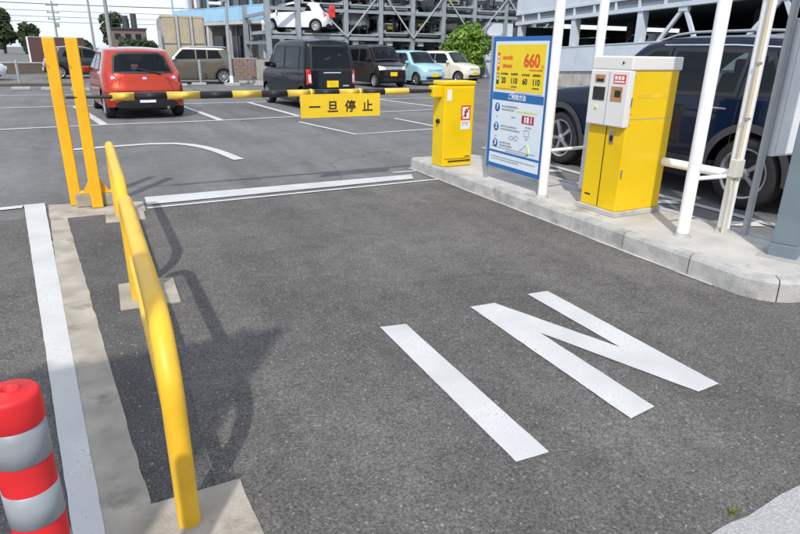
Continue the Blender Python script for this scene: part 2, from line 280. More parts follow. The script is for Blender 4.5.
# ---------------------------------------------------------------- ground, pavement, paint
def structure(o): o['kind'] = 'structure'; return o
structure(MB().quad((-400, -60, 0), (400, -60, 0), (400, 900, 0), (-400, 900, 0)).build('ground', 'asphalt_lot'))
def rough_poly(pts, step=0.06, amp=0.006, seed=1):
    rnd = random.Random(seed); out = []
    for k in range(len(pts)):
        a = Vector(pts[k]); b = Vector(pts[(k + 1) % len(pts)]); n = max(1, int((b - a).length / step)); t = (b - a).normalized(); nn = Vector((-t.y, t.x)); 
        ctl = [rnd.uniform(-amp, amp) for _ in range(n // 5 + 3)]
        for i in range(n):
            q = i / 5; j = int(q); f = q - j; f = f * f * (3 - 2 * f); w = 0 if i == 0 else ctl[j] * (1 - f) + ctl[j + 1] * f + rnd.uniform(-amp, amp) * 0.22; out.append(tuple(a.lerp(b, i / n) + nn * w))
    return out
def sheet(name, pts, z, m, amp=0.004, step=0.05, seed=1):
    p = rough_poly(pts, step, amp, seed)
    return structure(MB().quad(*[(x, y, z) for x, y in p]).build(name, m))
sheet('driveway_lane', [(-9, -3), (3.9, -3), (3.9, 6.24), (-9, 6.24)], 0.004, 'asphalt_lane', 0.004, 0.1)
sheet('patched_asphalt', [(-0.02, 1.86), (0.09, 1.86), (0.17, 1.86), (0.17, 6.12), (-0.46, 6.12), (-0.06, 1.86)], 0.008, 'asphalt_patch', 0.003, 0.03)
sheet('concrete_strip', [(-0.18, 1.2), (0.30, 1.2), (0.262, 1.86), (-0.045, 1.86), (-0.455, 6.10), (0.22, 6.10), (0.22, 6.52), (-0.645, 6.72)], 0.010, 'concrete_tan', 0.004, 0.02, 3)
sheet('sidewalk', [(1.2, 0.915), (2.16, 0.965), (9, 1.05), (9, -3), (-2, -3), (-2, 0.9)], 0.012, 'concrete_white', 0.005, 0.02, 5)

def stripe(name, pts, w, m='road_paint', z=0.009):
    """painted stripe along a polyline on the ground"""
    P = [Vector(p) for p in pts]; L = []; Rr = []
    for k, p in enumerate(P):
        d = (P[min(k + 1, len(P) - 1)] - P[max(k - 1, 0)]).normalized(); n = Vector((-d.y, d.x)) * w / 2; L.append(p + n); Rr.append(p - n)
    return sheet(name, [tuple(q) for q in L] + [tuple(q) for q in reversed(Rr)], z, m, 0.002, 0.03, len(pts) + int(abs(P[0].x) * 100))
sheet('letter_i_marking', [(1.25, 2.825), (1.405, 2.80), (1.405, 1.51), (1.25, 1.515)], 0.009, 'road_paint', 0.0012, 0.012, 11)
sheet('letter_n_marking', [(1.88, 1.545), (2.05, 1.57), (2.05, 2.39), (2.34, 1.575), (2.495, 1.585), (2.495, 2.875), (2.337, 2.885), (2.337, 2.065), (2.055, 2.85), (1.88, 2.86)], 0.009, 'road_paint', 0.0012, 0.012, 12)
sheet('lane_edge_line', [(-0.86, 6.80), (-0.68, 6.81), (-0.19, 1.79), (-0.13, 1.2), (-0.235, 1.2), (-0.285, 1.83)], 0.012, 'road_paint', 0.0016, 0.02, 13)
sheet('cross_line', [(-3.0, 6.55), (-0.865, 6.80), (-0.865, 6.68), (-3.0, 6.42)], 0.010, 'road_paint', 0.002, 0.02, 14)
sheet('stop_line', [(0.245, 6.72), (3.44, 6.78), (3.34, 6.53), (0.245, 6.37)], 0.009, 'road_paint', 0.002, 0.02, 15)
stripe('thin_line', [(0.24, 6.22), (3.62, 6.38)], 0.05, 'road_paint_old', 0.010)
stripe('short_line', [(3.27, 6.98), (3.6, 6.975)], 0.05, 'road_paint_old')
stripe('bay_front_line', [(-4.5, 13.40), (-1.84, 13.52), (-0.07, 13.72), (2.27, 13.82), (4.03, 14.08), (6.4, 14.50), (8.3, 14.75)], 0.12)
stripe('bay_back_line', [(-5.0, 18.25), (-0.72, 18.40), (3.61, 18.41), (10.3, 18.50)], 0.12, 'road_paint_old')
stripe('far_bay_line', [(-6.0, 23.2), (-1.09, 22.8), (-0.2, 22.8)], 0.12, 'road_paint_old')
stripe('bay_divider', [(-0.70, 18.3), (-0.07, 13.78)], 0.16); stripe('bay_divider', [(1.86, 18.3), (2.27, 13.88)], 0.15)
stripe('bay_divider', [(3.86, 18.35), (4.14, 14.2)], 0.13, 'road_paint_old'); stripe('bay_divider', [(8.1, 18.42), (8.6, 15.3)], 0.13, 'road_paint_old')
stripe('faded_line', [(3.80, 13.0), (4.21, 10.66), (6.08, 10.92)], 0.09, 'road_paint_old'); stripe('faded_line', [(6.12, 13.0), (6.28, 11.2)], 0.09, 'road_paint_old')
def arc_pts():
    base = [(-0.55, 10.46), (0.05, 10.60), (0.58, 10.68), (0.95, 10.60), (1.17, 10.37), (1.32, 10.08), (1.43, 9.75), (1.53, 9.3), (1.63, 8.68)]
    return base
stripe('curved_line', arc_pts(), 0.16)
stripe('bay_edge_line', [(5.62, -1.0), (5.53, 3.3), (5.52, 4.75), (5.58, 6.9), (5.60, 8.4)], 0.11)
sheet('kerb_mortar_line', [(3.605, 2.5), (3.64, 2.5), (3.64, 7.2), (3.602, 7.2)], 0.0085, 'concrete_pale', 0.006, 0.04, 21)
for k in range(4):
    y = 3.4 + k * 0.95
    stripe('hatch_stripe', [(4.86, y + 0.32), (5.44, y)], 0.16, 'road_paint_old')

# ---------------------------------------------------------------- kerbed island
KZ = 0.145
isl = structure(thing('traffic_island', 'raised concrete island edged with kerb stones beside the entry lane', 'kerb'))
del isl['category']
def island_outline(inset=0.0):
    x0, x1, y0, y1 = 3.63 + inset, 4.66 - inset, 2.06 + inset, 7.24 - inset; r = 0.30 - inset * 0.5; pts = []
    for cx, cy, a0 in ((x1 - r, y0 + r, -90), (x1 - r, y1 - r, 0), (x0 + 0.06, y1 - 0.06, 90), (x0 + r, y0 + r, 180)):
        rr = 0.06 if cx == x0 + 0.06 else r
        for k in range(9): a = R(a0 + k * 11.25); pts.append((cx + rr * math.cos(a), cy + rr * math.sin(a)))
    return pts
MB().prism(island_outline(0.112), 0.0, KZ - 0.004).build('paving', 'concrete_pale', isl, 0.004)
# kerb stones: walk the outline and cut it into stones of about 0.6 m
def kerb_stones():
    o = [Vector(p) for p in island_outline(0.0)]; o.append(o[0]); i = [Vector(p) for p in island_outline(0.11)]; i.append(i[0])
    seg = [0.0]
    for a, b in zip(o, o[1:]): seg.append(seg[-1] + (b - a).length)
    T = seg[-1]; n = round(T / 0.62); rnd = random.Random(4)
    def at(P, t):
        for k in range(len(seg) - 1):
            if t <= seg[k + 1] + 1e-9: f = (t - seg[k]) / max(1e-9, seg[k + 1] - seg[k]); return P[k].lerp(P[k + 1], f)
        return P[-1]
    for k in range(n):
        a, b = k * T / n + 0.004, (k + 1) * T / n - 0.004; ts = [a] + [s_ for s_ in seg if a < s_ < b] + [b]; m = MB(); dz = rnd.uniform(-0.003, 0.003)
        N = len(ts); base = []
        for t in ts:
            po, pi = at(o, t), at(i, t); bt = po.lerp(pi, 0.14)
            for (p, z) in ((po, -0.02), (po.lerp(pi, 0.08), KZ - 0.022 + dz), (po.lerp(pi, 0.2), KZ + dz), (pi, KZ + dz), (pi, -0.02)): m.v.append((p.x, p.y, z))
        for q in range(N - 1):
            for e in range(4):
                a_ = q * 5 + e; m.f.append((a_, a_ + 5, a_ + 6, a_ + 1)); m.smooth.append(False)
        m.f.append((0, 1, 2, 3, 4)); m.f.append(tuple((N - 1) * 5 + e for e in (4, 3, 2, 1, 0))); m.smooth += [False, False]
        m.build('kerb_stone', 'concrete_kerb', isl)
kerb_stones()

# ---------------------------------------------------------------- yellow hoop rail with two footings
def rail(y0, y1, label, foot):
    t = thing('hoop_guard_rail', label, 'guard rail', (0, 0, 0), 0, 'yellow hoop rails beside the lane')
    r = 0.036; zt = 0.695; rb = 0.26; pts = []
    x_ = lambda y: 0.066 - 0.0195 * (y - 1.72)
    pts += [(x_(y0), y0, 0.0), (x_(y0), y0 + 0.005, 0.25)]
    for k in range(11): a = R(180 - k * 9); y = y0 + 0.01 + rb * 1.15 + rb * 1.15 * math.cos(a); pts.append((x_(y), y, zt - rb + rb * math.sin(a)))
    for k in range(1, 8): y = y0 + 0.35 + (y1 - y0 - 0.66) * k / 8; pts.append((x_(y), y, zt))
    for k in range(11): a = R(90 - k * 9); y = y1 - rb + rb * math.cos(a); pts.append((x_(y), y, zt - rb + rb * math.sin(a)))
    pts.append((x_(y1), y1, 0.0))
    MB().tube(pts, r, 22).build('tube', 'yellow_rail', t)
    MB().cyl((x_(y0) , y0 + 0.03, 0.29), (x_(y1), y1 - 0.03, 0.29), 0.026, n=14).build('lower_bar', 'yellow_rail', t)
    if foot: MB().bx(-0.082, 0.262, 3.66, 4.12, 0.0, 0.016).build('footing', 'concrete_tan', t, 0.004)
    else: MB().bx(-0.135, 0.20, 5.78, 6.22, 0.0, 0.016).build('footing', 'concrete_tan', t, 0.004)
rail(1.72, 3.80, 'yellow tube hoop rail whose bent end stands on the long concrete strip', True)
rail(3.98, 6.02, 'yellow tube hoop rail standing next to the two yellow posts', False)

# ---------------------------------------------------------------- the two arm-rest posts
def rest_post(x, y, label, gusset):
    t = thing('barrier_rest_post', label, 'post', (x, y, 0.012), R(-4), 'yellow posts that take the barrier arm')
    MB().bx(-0.05, 0.05, -0.028, 0.028, 0.0, 1.56).build('post', 'yellow_post', t, 0.006)
    if gusset:
        MB().bx(-0.19, 0.20, 0.03, 0.20, 0.0, 0.13).build('concrete_block', 'concrete_tan', t, 0.012)
        for s in (-1, 1):
            m = MB(); m.v = [(s*0.05, 0.04, 0.13), (s*0.125, 0.04, 0.13), (s*0.05, 0.04, 0.27), (s*0.05, 0.052, 0.13), (s*0.125, 0.052, 0.13), (s*0.05, 0.052, 0.27)]
            m.f = [(0,1,2), (3,5,4), (0,3,4,1), (1,4,5,2), (2,5,3,0)]; m.smooth = [False]*5; m.build('gusset', 'yellow_post', t)
        MB().bx(-0.15, 0.15, 0.032, 0.15, 0.131, 0.142).build('base_plate', 'yellow_post', t, 0.002)
rest_post(-0.385, 6.60, 'plain flat yellow upright post without a block at its foot', False)
rest_post(-0.195, 6.43, 'flat yellow upright post with triangular gussets on a concrete block', True)

# ---------------------------------------------------------------- barrier gate
def barrier():
    t = thing('barrier_gate', 'yellow barrier cabinet with lowered black and yellow striped arm across the lane', 'barrier', (3.90, 6.56, KZ), R(2))
    MB().bx(-0.215, 0.215, -0.125, 0.145, 0.0, 0.975).build('cabinet', 'yellow_cab', t, 0.012)
    MB().bx(-0.225, 0.225, -0.135, 0.155, 0.975, 1.025).build('lid', 'yellow_cab', t, 0.014)
    MB().bx(-0.195, 0.195, -0.137, -0.126, 0.10, 0.95).build('door', 'yellow_cab', t, 0.004)
    MB().bx(-0.14, 0.19, -0.139, -0.127, 0.062, 0.074).build('vent_slot', 'dark_slot', t)
    MB().bx(0.10, 0.17, -0.140, -0.128, 0.115, 0.125).build('maker_plate', 'dark_slot', t)
    s = MB().bx(0.02, 0.155, -0.1395, -0.130, 0.565, 0.74).build('warning_sticker', 'sticker_red', t)
    MB().bx(0.036, 0.139, -0.1405, -0.132, 0.582, 0.722).build('sticker_field', 'sticker_white', s)
    m = MB()   # crushed hand / figure mark
    m.bx(0.070, 0.095, -0.1415, -0.133, 0.60, 0.665).bx(0.062, 0.118, -0.1414, -0.133, 0.655, 0.672).box((0.11, -0.137, 0.69), (0.012, 0.009, 0.05), Matrix.Rotation(R(35), 3, 'Y')).box((0.088, -0.137, 0.688), (0.022, 0.009, 0.02)); m.build('pictogram', 'ink_black', s)
    MB().box((0.087, -0.1372, 0.652), (0.012, 0.0092, 0.17), Matrix.Rotation(R(40), 3, 'Y')).build('red_bar', 'sticker_red', s)
    w = MB().bx(0.02, 0.155, -0.1395, -0.130, 0.455, 0.558).build('notice_sticker', 'sticker_white', t)
    m = MB()
    for r_, (a, b) in enumerate(((0.03, 0.145), (0.03, 0.13), (0.035, 0.06), (0.10, 0.125))): m.bx(a, b, -0.1408, -0.133, 0.535 - 0.018 * min(r_, 2), 0.543 - 0.018 * min(r_, 2))
    m.build('print', 'ink_grey', w)
    MB().bx(-0.19, -0.125, -0.1395, -0.130, 0.80, 0.93).build('control_label', 'sticker_white', t)
    MB().cyl((-0.215, 0.0, 0.55), (-0.245, 0.0, 0.55), 0.03, 0.026).build('lock_knob', 'black_trim', t)
    MB().bx(-0.34, -0.212, -0.06, 0.06, 0.835, 0.97).build('arm_bracket', 'yellow_cab', t, 0.012)
    # arm along -x: thin rod, padded sleeve in black and yellow lengths
    A = MB().tube([(-0.32, 0, 0.912), (-0.65, 0, 0.912)], [0.020, 0.027], 14).build('arm', 'foam_black', t)
    MB().tube([(-3.83, 0.0, 0.912), (-3.9, 0, 0.912), (-4.22, 0.0, 0.912)], [0.022, 0.015, 0.012]).build('arm_tip', 'foam_black', A)
    edges = [-0.65, -0.965, -1.24, -1.53, -1.816, -2.125, -2.40, -2.71, -3.025, -3.345, -3.634, -3.834]
    for k in range(len(edges) - 1):
        a, b = edges[k], edges[k + 1]; za = zb = 0.912
        r0 = r1 = 0.036
        MB().tube([(a, -0.001 * k, za), (a - 0.004, 0, za), (b + 0.004, 0, zb), (b, -0.001 * k, zb)], [r0 - 0.003, r0, r1, r1 - 0.003], 18).build('sleeve', 'foam_yellow' if k % 2 == 0 else 'foam_black', A)
    p = MB().bx(-1.995, -1.04, -0.046, -0.040, 0.650, 0.90).build('stop_plate', 'yellow_plate', t, 0.001)
    for x in (-1.28, -1.86): MB().lathe([(0.0405, -0.014), (0.0425, -0.012), (0.0425, 0.012), (0.0405, 0.014)], (x, 0, 0.912), 'x', 20).build('strap', 'foam_yellow', p)
    for k, ch in enumerate('一旦停止'):
        text_mesh('letter', ch, 0.135, 'ink_black', p, Matrix.Translation((-1.835 + k * 0.212, -0.0475, 0.755)) @ Matrix.Rotation(R(90), 4, 'X'), bold=0.003)
barrier()

# ---------------------------------------------------------------- fee sign, faces the lane (-x)
def fee_sign():
    X = 3.86; y0, y1 = 4.72, 5.70; z0, z1 = 0.30, 1.66
    t = thing('fee_sign', 'blue framed parking fee board with yellow price panel between two posts', 'sign', (X, (y0 + y1) / 2, KZ - 0.004), R(0))
    # local frame: u runs to the viewer's right (= -y), w up, face looks to -x
    W = y1 - y0; H = z1 - z0; zb = z0 - KZ
    def P(u, w, d): return (-d, W / 2 - u, zb + w)          # d = how far proud of the board
    def plate(name, u0, u1, w0, w1, d0, d1, m, par): return MB().bx(-d1, -d0, W / 2 - u1, W / 2 - u0, zb + w0, zb + w1).build(name, m, par)
    b = plate('board', 0, W, 0, H, -0.02, 0.012, 'sign_blue', t)
    MB().bx(-0.012, 0.0185, W/2 + 0.002, W/2 + 0.042, -0.0, zb + H + 0.01).build('post', 'grey_steel', t, 0.004)
    MB().bx(-0.010, 0.020, -W/2 - 0.022, -W/2 - 0.002, zb, zb + H).build('edge_channel', 'white_metal', t)
    pale = plate('notice_sheet', 0.05, W - 0.05, 0.045, H - 0.045, 0.0122, 0.0135, 'sign_pale', b)
    yel = plate('price_panel', 0.085, W - 0.085, H - 0.53, H - 0.075, 0.0137, 0.0150, 'sign_yellow', b)
    plate('title_band', 0.055, W - 0.055, H - 0.635, H - 0.555, 0.0137, 0.0150, 'sign_blue', b)
    plate('divider_band', 0.05, W - 0.05, 0.165, 0.188, 0.0137, 0.0150, 'sign_blue', b)
    rot = Matrix(((0, 0, -1, 0), (-1, 0, 0, 0), (0, 1, 0, 0), (0, 0, 0, 1)))
    def txt(s, u, w, size, m, par=b, align='CENTER', bold=0.0): return text_mesh('lettering', s, size, m, par, Matrix.Translation(P(u, w, 0.0158)) @ rot, align, bold)
    txt('ご利用方法', W / 2, H - 0.595, 0.062, 'ink_white', bold=0.001)
    txt('660', 0.69, H - 0.235, 0.17, 'ink_red', bold=0.006); txt('円', 0.865, H - 0.29, 0.045, 'ink_red')
    for u, s in ((0.235, '20'), (0.415, '110'), (0.60, '60'), (0.78, '110')):
        txt(s, u, H - 0.432, 0.080, 'ink_black', bold=0.003)
    # small print too fine to read: rows of short strokes
    rnd = random.Random(9)
    def rows(u0, u1, w, hgt, m, par=b):
        k = MB(); u = u0
        while u < u1 - 0.006:
            l = rnd.uniform(0.010, 0.022); k.bx(-0.0158, -0.0150, W/2 - min(u + l, u1), W/2 - u, zb + w, zb + w + hgt * rnd.uniform(0.7, 1.0)); u += l + rnd.uniform(0.003, 0.007)
        k.build('small_print', m, par)
    for w in (H - 0.205, H - 0.285): rows(0.20, 0.37, w - 0.02, 0.045, 'ink_red')
    rows(0.66, 0.87, H - 0.325, 0.018, 'ink_red')
    for u in (0.18, 0.36, 0.545, 0.725): rows(u, u + 0.125, H - 0.375, 0.024, 'ink_black')
    for u in (0.37, 0.73): rows(u, u + 0.10, H - 0.495, 0.016, 'ink_black')
    rows(0.10, 0.45, H - 0.52, 0.012, 'ink_red'); rows(0.45, 0.9, H - 0.550, 0.010, 'ink_grey')
    plate('red_tag', 0.10, 0.145, H - 0.335, H - 0.155, 0.0151, 0.0158, 'ink_red', b); plate('black_tag', 0.10, 0.145, H - 0.475, H - 0.36, 0.0151, 0.0158, 'ink_black', b)
    for k in range(3): plate('tag_mark', 0.108, 0.137, H - 0.215 - 0.04 * k, H - 0.185 - 0.04 * k, 0.0159, 0.0162, 'sticker_white', b)
    for k in range(2): plate('tag_mark', 0.108, 0.137, H - 0.43 - 0.0 * k + 0.035 * k, H - 0.405 + 0.035 * k, 0.0159, 0.0162, 'sticker_white', b)
    for k, (w, lines) in enumerate(((H - 0.71, 2), (H - 0.915, 2), (H - 1.09, 2))):
        c = MB().lathe([(0.0, -0.0158), (0.046, -0.0158), (0.046, -0.0140)], (0, W/2 - 0.155, zb + w), 'x', 24).build('number_disc', 'sign_blue', b)
        text_mesh('lettering', str(k + 1), 0.075, 'ink_white', c, Matrix.Translation((-0.0165, W/2 - 0.155, zb + w)) @ rot, 'CENTER', 0.003)
        rows(0.235, 0.52 if k != 2 else 0.44, w + 0.008, 0.02, 'ink_grey'); rows(0.235, 0.46 if k != 1 else 0.58, w - 0.024, 0.02, 'ink_grey')
        if k < 2:
            q = MB(); q.v = [P(0.14, w - 0.095, 0.0158), P(0.17, w - 0.095, 0.0158), P(0.155, w - 0.115, 0.0158)]; q.f = [(0, 1, 2)]; q.smooth = [False]; q.build('arrow_mark', 'ink_grey', b)
    # pictograms: a car seen from above, a hand, a hand with a ticket
    u0 = 0.60; wv = H - 0.80
    m = MB(); m.bx(-0.0158, -0.015, W/2 - u0 - 0.20, W/2 - u0, zb + wv - 0.04, zb + wv + 0.04); car_ic = m.build('car_mark', 'ink_crimson', b)
    for a, c in ((0.045, 0.07), (0.085, 0.12), (0.15, 0.165)): MB().bx(-0.0164, -0.0159, W/2 - u0 - c, W/2 - u0 - a, zb + wv - 0.03, zb + wv + 0.03).build('car_window_mark', 'sticker_white', car_ic)
    rows(0.50, 0.84, H - 0.735, 0.02, 'ink_green'); rows(0.42, 0.49, H - 0.80, 0.014, 'ink_grey')
    def outline(name, pts, m, wd=0.007):
        k = MB()
        for a, c in zip(pts, pts[1:]): k.beam(P(a[0], a[1], 0.0155), P(c[0], c[1], 0.0155), wd, 0.0015)
        k.build(name, m, b)
    outline('hand_mark', [(0.40, 0.345), (0.45, 0.335), (0.50, 0.36), (0.53, 0.39), (0.56, 0.375), (0.55, 0.345), (0.51, 0.335), (0.48, 0.37), (0.43, 0.375), (0.40, 0.345)], 'ink_grey')
    outline('ticket_mark', [(0.66, 0.46), (0.74, 0.46), (0.74, 0.40), (0.66, 0.40), (0.66, 0.46)], 'ink_grey'); rows(0.67, 0.78, 0.48, 0.014, 'ink_grey'); rows(0.685, 0.72, 0.36, 0.02, 'ink_grey')
    outline('arm_mark', [(0.60, 0.24), (0.66, 0.27), (0.70, 0.31)], 'ink_grey'); outline('gate_mark', [(0.73, 0.32), (0.77, 0.23), (0.71, 0.21), (0.76, 0.22)], 'ink_green', 0.018)
    rows(0.09, 0.86, 0.222, 0.011, 'ink_grey'); rows(0.35, 0.75, 0.200, 0.011, 'ink_grey'); rows(0.08, 0.88, 0.115, 0.012, 'ink_grey'); rows(0.1, 0.6, 0.09, 0.012, 'ink_grey')
fee_sign()

# ---------------------------------------------------------------- ticket machine
def machine():
    t = thing('ticket_machine', 'yellow and white parking ticket machine standing on the concrete island', 'ticket machine', (3.925, 3.985, KZ - 0.004), R(1))
    w = 0.215   # half width along y, body depth towards +x
    MB().bx(-0.03, 0.565, -w - 0.025, w + 0.025, 0.0, 0.045).build('plinth', 'concrete_pale', t, 0.006)
    MB().bx(0.0, 0.54, -w, w, 0.045, 1.235).build('body', 'yellow_panel', t, 0.008)
    MB().bx(-0.035, 0.555, -w - 0.012, w + 0.012, 1.235, 1.345).build('cap', 'cream_plastic', t, 0.012)
    f = MB().bx(-0.045, 0.02, -w - 0.006, w + 0.006, 0.775, 1.2345).build('front_panel', 'cream_plastic', t, 0.010)
    MB().bx(-0.006, 0.004, -0.004, 0.0, 0.06, 0.775).build('door_seam', 'dark_slot', t)
    D = -0.0475
    def fp(name, y0, y1, z0, z1, m, d=0.004, par=f): return MB().bx(D - d, D + 0.006, y0, y1, z0, z1).build(name, m, par, 0.001)
    fp('panel_seam', -0.006, 0.0, 0.785, 1.225, 'ink_grey', 0.0)
    s = fp('ticket_slot', 0.045, 0.155, 1.135, 1.195, 'copper_slot'); fp('slot_mouth', 0.055, 0.135, 1.137, 1.162, 'dark_slot', 0.006)
    fp('display', 0.030, 0.165, 0.985, 1.095, 'screen'); fp('button', 0.10, 0.125, 0.915, 0.935, 'ink_green', 0.008)
    r_ = fp('instruction_label', -0.185, -0.055, 1.13, 1.20, 'sticker_red', 0.001)
    for k in range(3): MB().bx(D - 0.0022, D, -0.095 - k * 0.037, -0.068 - k * 0.037, 1.16, 1.19).build('label_letter', 'sticker_white', r_)
    fp('label_line', -0.175, -0.065, 1.137, 1.15, 'sticker_white', 0.0022)
    fp('intercom_recess', -0.165, -0.04, 0.985, 1.105, 'copper_slot', 0.001); fp('intercom_screen', -0.15, -0.085, 1.02, 1.075, 'screen', 0.003)
    MB().cyl((-0.037, -0.13, 1.295), (-0.043, -0.13, 1.295), 0.009).build('cap_lock', 'dark_slot', t)
    h = MB().bx(-0.012, 0.004, -0.10, -0.05, 0.635, 0.745).build('door_handle', 'chrome', t, 0.003)
    MB().bx(-0.016, 0.0, -0.09, -0.06, 0.65, 0.70).build('handle_recess', 'dark_slot', h)
    MB().bx(-0.0015, 0.002, 0.10, 0.17, 0.135, 0.15).build('maker_plate', 'dark_slot', t)
    for z in (0.35, 0.95): MB().cyl((0.012, -w - 0.006, z), (0.012, -w - 0.006, z + 0.07), 0.008, n=10).build('hinge', 'chrome', t)
    MB().bx(0.03, 0.525, -w - 0.0012, -w + 0.002, 0.842, 0.847).build('panel_seam', 'ink_grey', t)
    for x in (0.03, 0.51):
        for z in (0.09, 0.80, 0.89, 1.19): MB().cyl((x, -w - 0.002, z), (x, -w + 0.002, z), 0.006, n=10).build('screw', 'chrome', t)
    # faint embossed name strip on the side
    MB().bx(0.10, 0.42, -w - 0.0015, -w + 0.002, 1.015, 1.05).build('embossed_strip', mat('yellow_dull', (0.74, 0.52, 0.02), 0.45), t)
machine()

# ---------------------------------------------------------------- white pipe frame, box, posts
def pipe_frame():
    t = thing('pipe_guard_frame', 'white painted steel pipe frame of four tall poles joined by rails', 'pipe frame', (0, 0, KZ - 0.004))
    H = 3.0
    for x, y, r in ((3.84, 4.655, 0.046), (4.41, 4.71, 0.045), (4.02, 3.12, 0.047), (4.46, 3.09, 0.047)):
        p = MB().cyl((x, y, 0), (x, y, H), r, n=20).build('pole', 'white_metal', t)
        MB().lathe([(0.0, 0.02), (r - 0.01, 0.016), (r + 0.002, 0.0), (r + 0.002, -0.02)], (x, y, H), n=20).build('cap', 'white_metal', p)
        MB().lathe([(r, 0.03), (r + 0.006, 0.012), (r + 0.022, 0.002), (r + 0.022, -0.004)], (x, y, 0.0), n=20).build('foot_collar', 'concrete_kerb', p)
    z = 0.46
    MB().cyl((3.84, 4.655, z), (4.41, 4.71, z), 0.017, n=12).build('rail', 'white_metal', t)
    MB().cyl((4.02, 3.12, z), (4.46, 3.09, z), 0.017, n=12).build('rail', 'white_metal', t)
    MB().cyl((4.425, 4.71, z), (4.475, 3.09, z), 0.038, n=16).build('side_rail', 'white_metal', t)
pipe_frame()
t = thing('junction_box', 'small beige cable junction box with conduit strapped to a white pole', 'junction box', (4.40, 3.045, KZ - 0.004))
MB().bx(-0.045, 0.05, -0.035, 0.03, 0.46, 0.60).build('box', 'box_beige', t, 0.006)
MB().tube([(0.0, -0.005, 0.60), (0.0, -0.005, 1.4), (0.004, -0.004, 2.85)], 0.013, 10).build('conduit', 'beige_conduit', t)
MB().tube([(-0.02, 0, 0.46), (-0.02, 0.0, 0.40), (-0.005, 0.0, 0.34), (-0.005, 0.0, 0.0)], 0.014, 10).build('conduit', 'box_beige', t)
MB().tube([(0.02, 0, 0.46), (0.02, 0.0, 0.39), (0.028, 0.0, 0.33), (0.028, 0.0, 0.0)], 0.012, 10).build('conduit', 'box_beige', t)
for z in (0.9, 1.3, 1.8, 2.3): MB().bx(-0.02, 0.02, -0.022, 0.006, z, z + 0.02).build('strap', 'grey_steel', t)

t = thing('panel_cabinet', 'pale grey metal panel box held up on a thin grey pole', 'cabinet', (4.51, 2.93, KZ - 0.004))
MB().cyl((0, 0, 0), (0, 0, 1.75), 0.028, n=16).build('pole', 'grey_steel', t)
MB().lathe([(0.028, 0.012), (0.05, 0.008), (0.055, -0.004)], n=16).build('foot_flange', 'grey_steel', t)
b = MB().bx(0.035, 0.70, -0.06, 0.05, 0.64, 1.62).build('panel_box', 'pale_panel', t, 0.006)
MB().bx(0.05, 0.685, -0.068, -0.061, 0.655, 1.605).build('panel_door', 'pale_panel', b, 0.002)
MB().cyl((0.74, 0, 0.0), (0.74, 0, 1.75), 0.028, n=16).build('pole', 'grey_steel', t)

t = thing('steel_column', 'square slate grey steel column at the rounded end of the island', 'column', (4.30, 2.47, KZ - 0.004), R(22))
MB().bx(-0.085, 0.085, -0.085, 0.085, 0.10, 3.2).build('shaft', 'slate_steel', t, 0.008)
MB().bx(-0.092, 0.092, -0.092, 0.092, 0.0, 0.10).build('base_sleeve', 'slate_steel', t, 0.006)
MB().bx(-0.15, 0.15, -0.15, 0.15, -0.001, 0.008).build('mortar_pad', 'concrete_white', t, 0.003)

# ---------------------------------------------------------------- red bollard
def bollard():
    t = thing('delineator_post', 'flexible red lane delineator post with two grey reflective bands', 'delineator', (-0.232, 1.16, 0.004), R(0))
    r = 0.048; H = 0.90
    prof = [(0.105, 0.0), (0.105, 0.018), (0.085, 0.035), (r + 0.006, 0.055), (r, 0.075), (r, H - 0.064)]
    MB().lathe(prof, n=36).build('body', 'bollard_red', t)
    MB().lathe([(r, H - 0.066), (r + 0.003, H - 0.062), (r + 0.003, H - 0.010), (r + 0.001, H - 0.004), (r - 0.004, H), (0.019, H + 0.001), (0.018, H + 0.005), (0.013, H + 0.005), (0.011, H - 0.02), (0.0, H - 0.02)], n=36).build('head', 'bollard_red', t)
    for z1 in (H - 0.066, H - 0.206, H - 0.346):
        z0 = z1 - 0.076
        MB().lathe([(r - 0.001, z0), (r + 0.0015, z0 + 0.001), (r + 0.0015, z1 - 0.001), (r - 0.001, z1)], n=36).build('reflective_band', 'reflective_grey', t)
bollard()

# ---------------------------------------------------------------- cars
class Prof:
    """piecewise-linear curve, softened by averaging over a window"""
    def __init__(s, pts, r=0.05): s.p = sorted(pts); s.r = r
    def lin(s, x):
        p = s.p
        if x <= p[0][0]: return p[0][1]
        for a, b in zip(p, p[1:]):
            if x <= b[0]: return a[1] + (b[1] - a[1]) * (x - a[0]) / max(1e-9, b[0] - a[0])
        return p[-1][1]
    def __call__(s, x): return sum(s.lin(x + s.r * k / 4) for k in range(-4, 5)) / 9
def cut_patch(poly, step):
    bm = bmesh.new(); f = bm.faces.new([bm.verts.new((a, b, 0)) for a, b in poly])
    for ax in (0, 1):
        lo = min(p[ax] for p in poly); hi = max(p[ax] for p in poly); n = int((hi - lo) / step)
        for k in range(1, n + 1):
            co = [0, 0, 0]; co[ax] = lo + (hi - lo) * k / (n + 1); no = [0, 0, 0]; no[ax] = 1
            bmesh.ops.bisect_plane(bm, geom=bm.verts[:] + bm.edges[:] + bm.faces[:], plane_co=co, plane_no=no, dist=1e-6)
    v = [(q.co.x, q.co.y) for q in bm.verts]; bm.verts.index_update(); fs = [[q.index for q in f.verts] for f in bm.faces]; bm.free(); return v, fs
WHEELS = {}
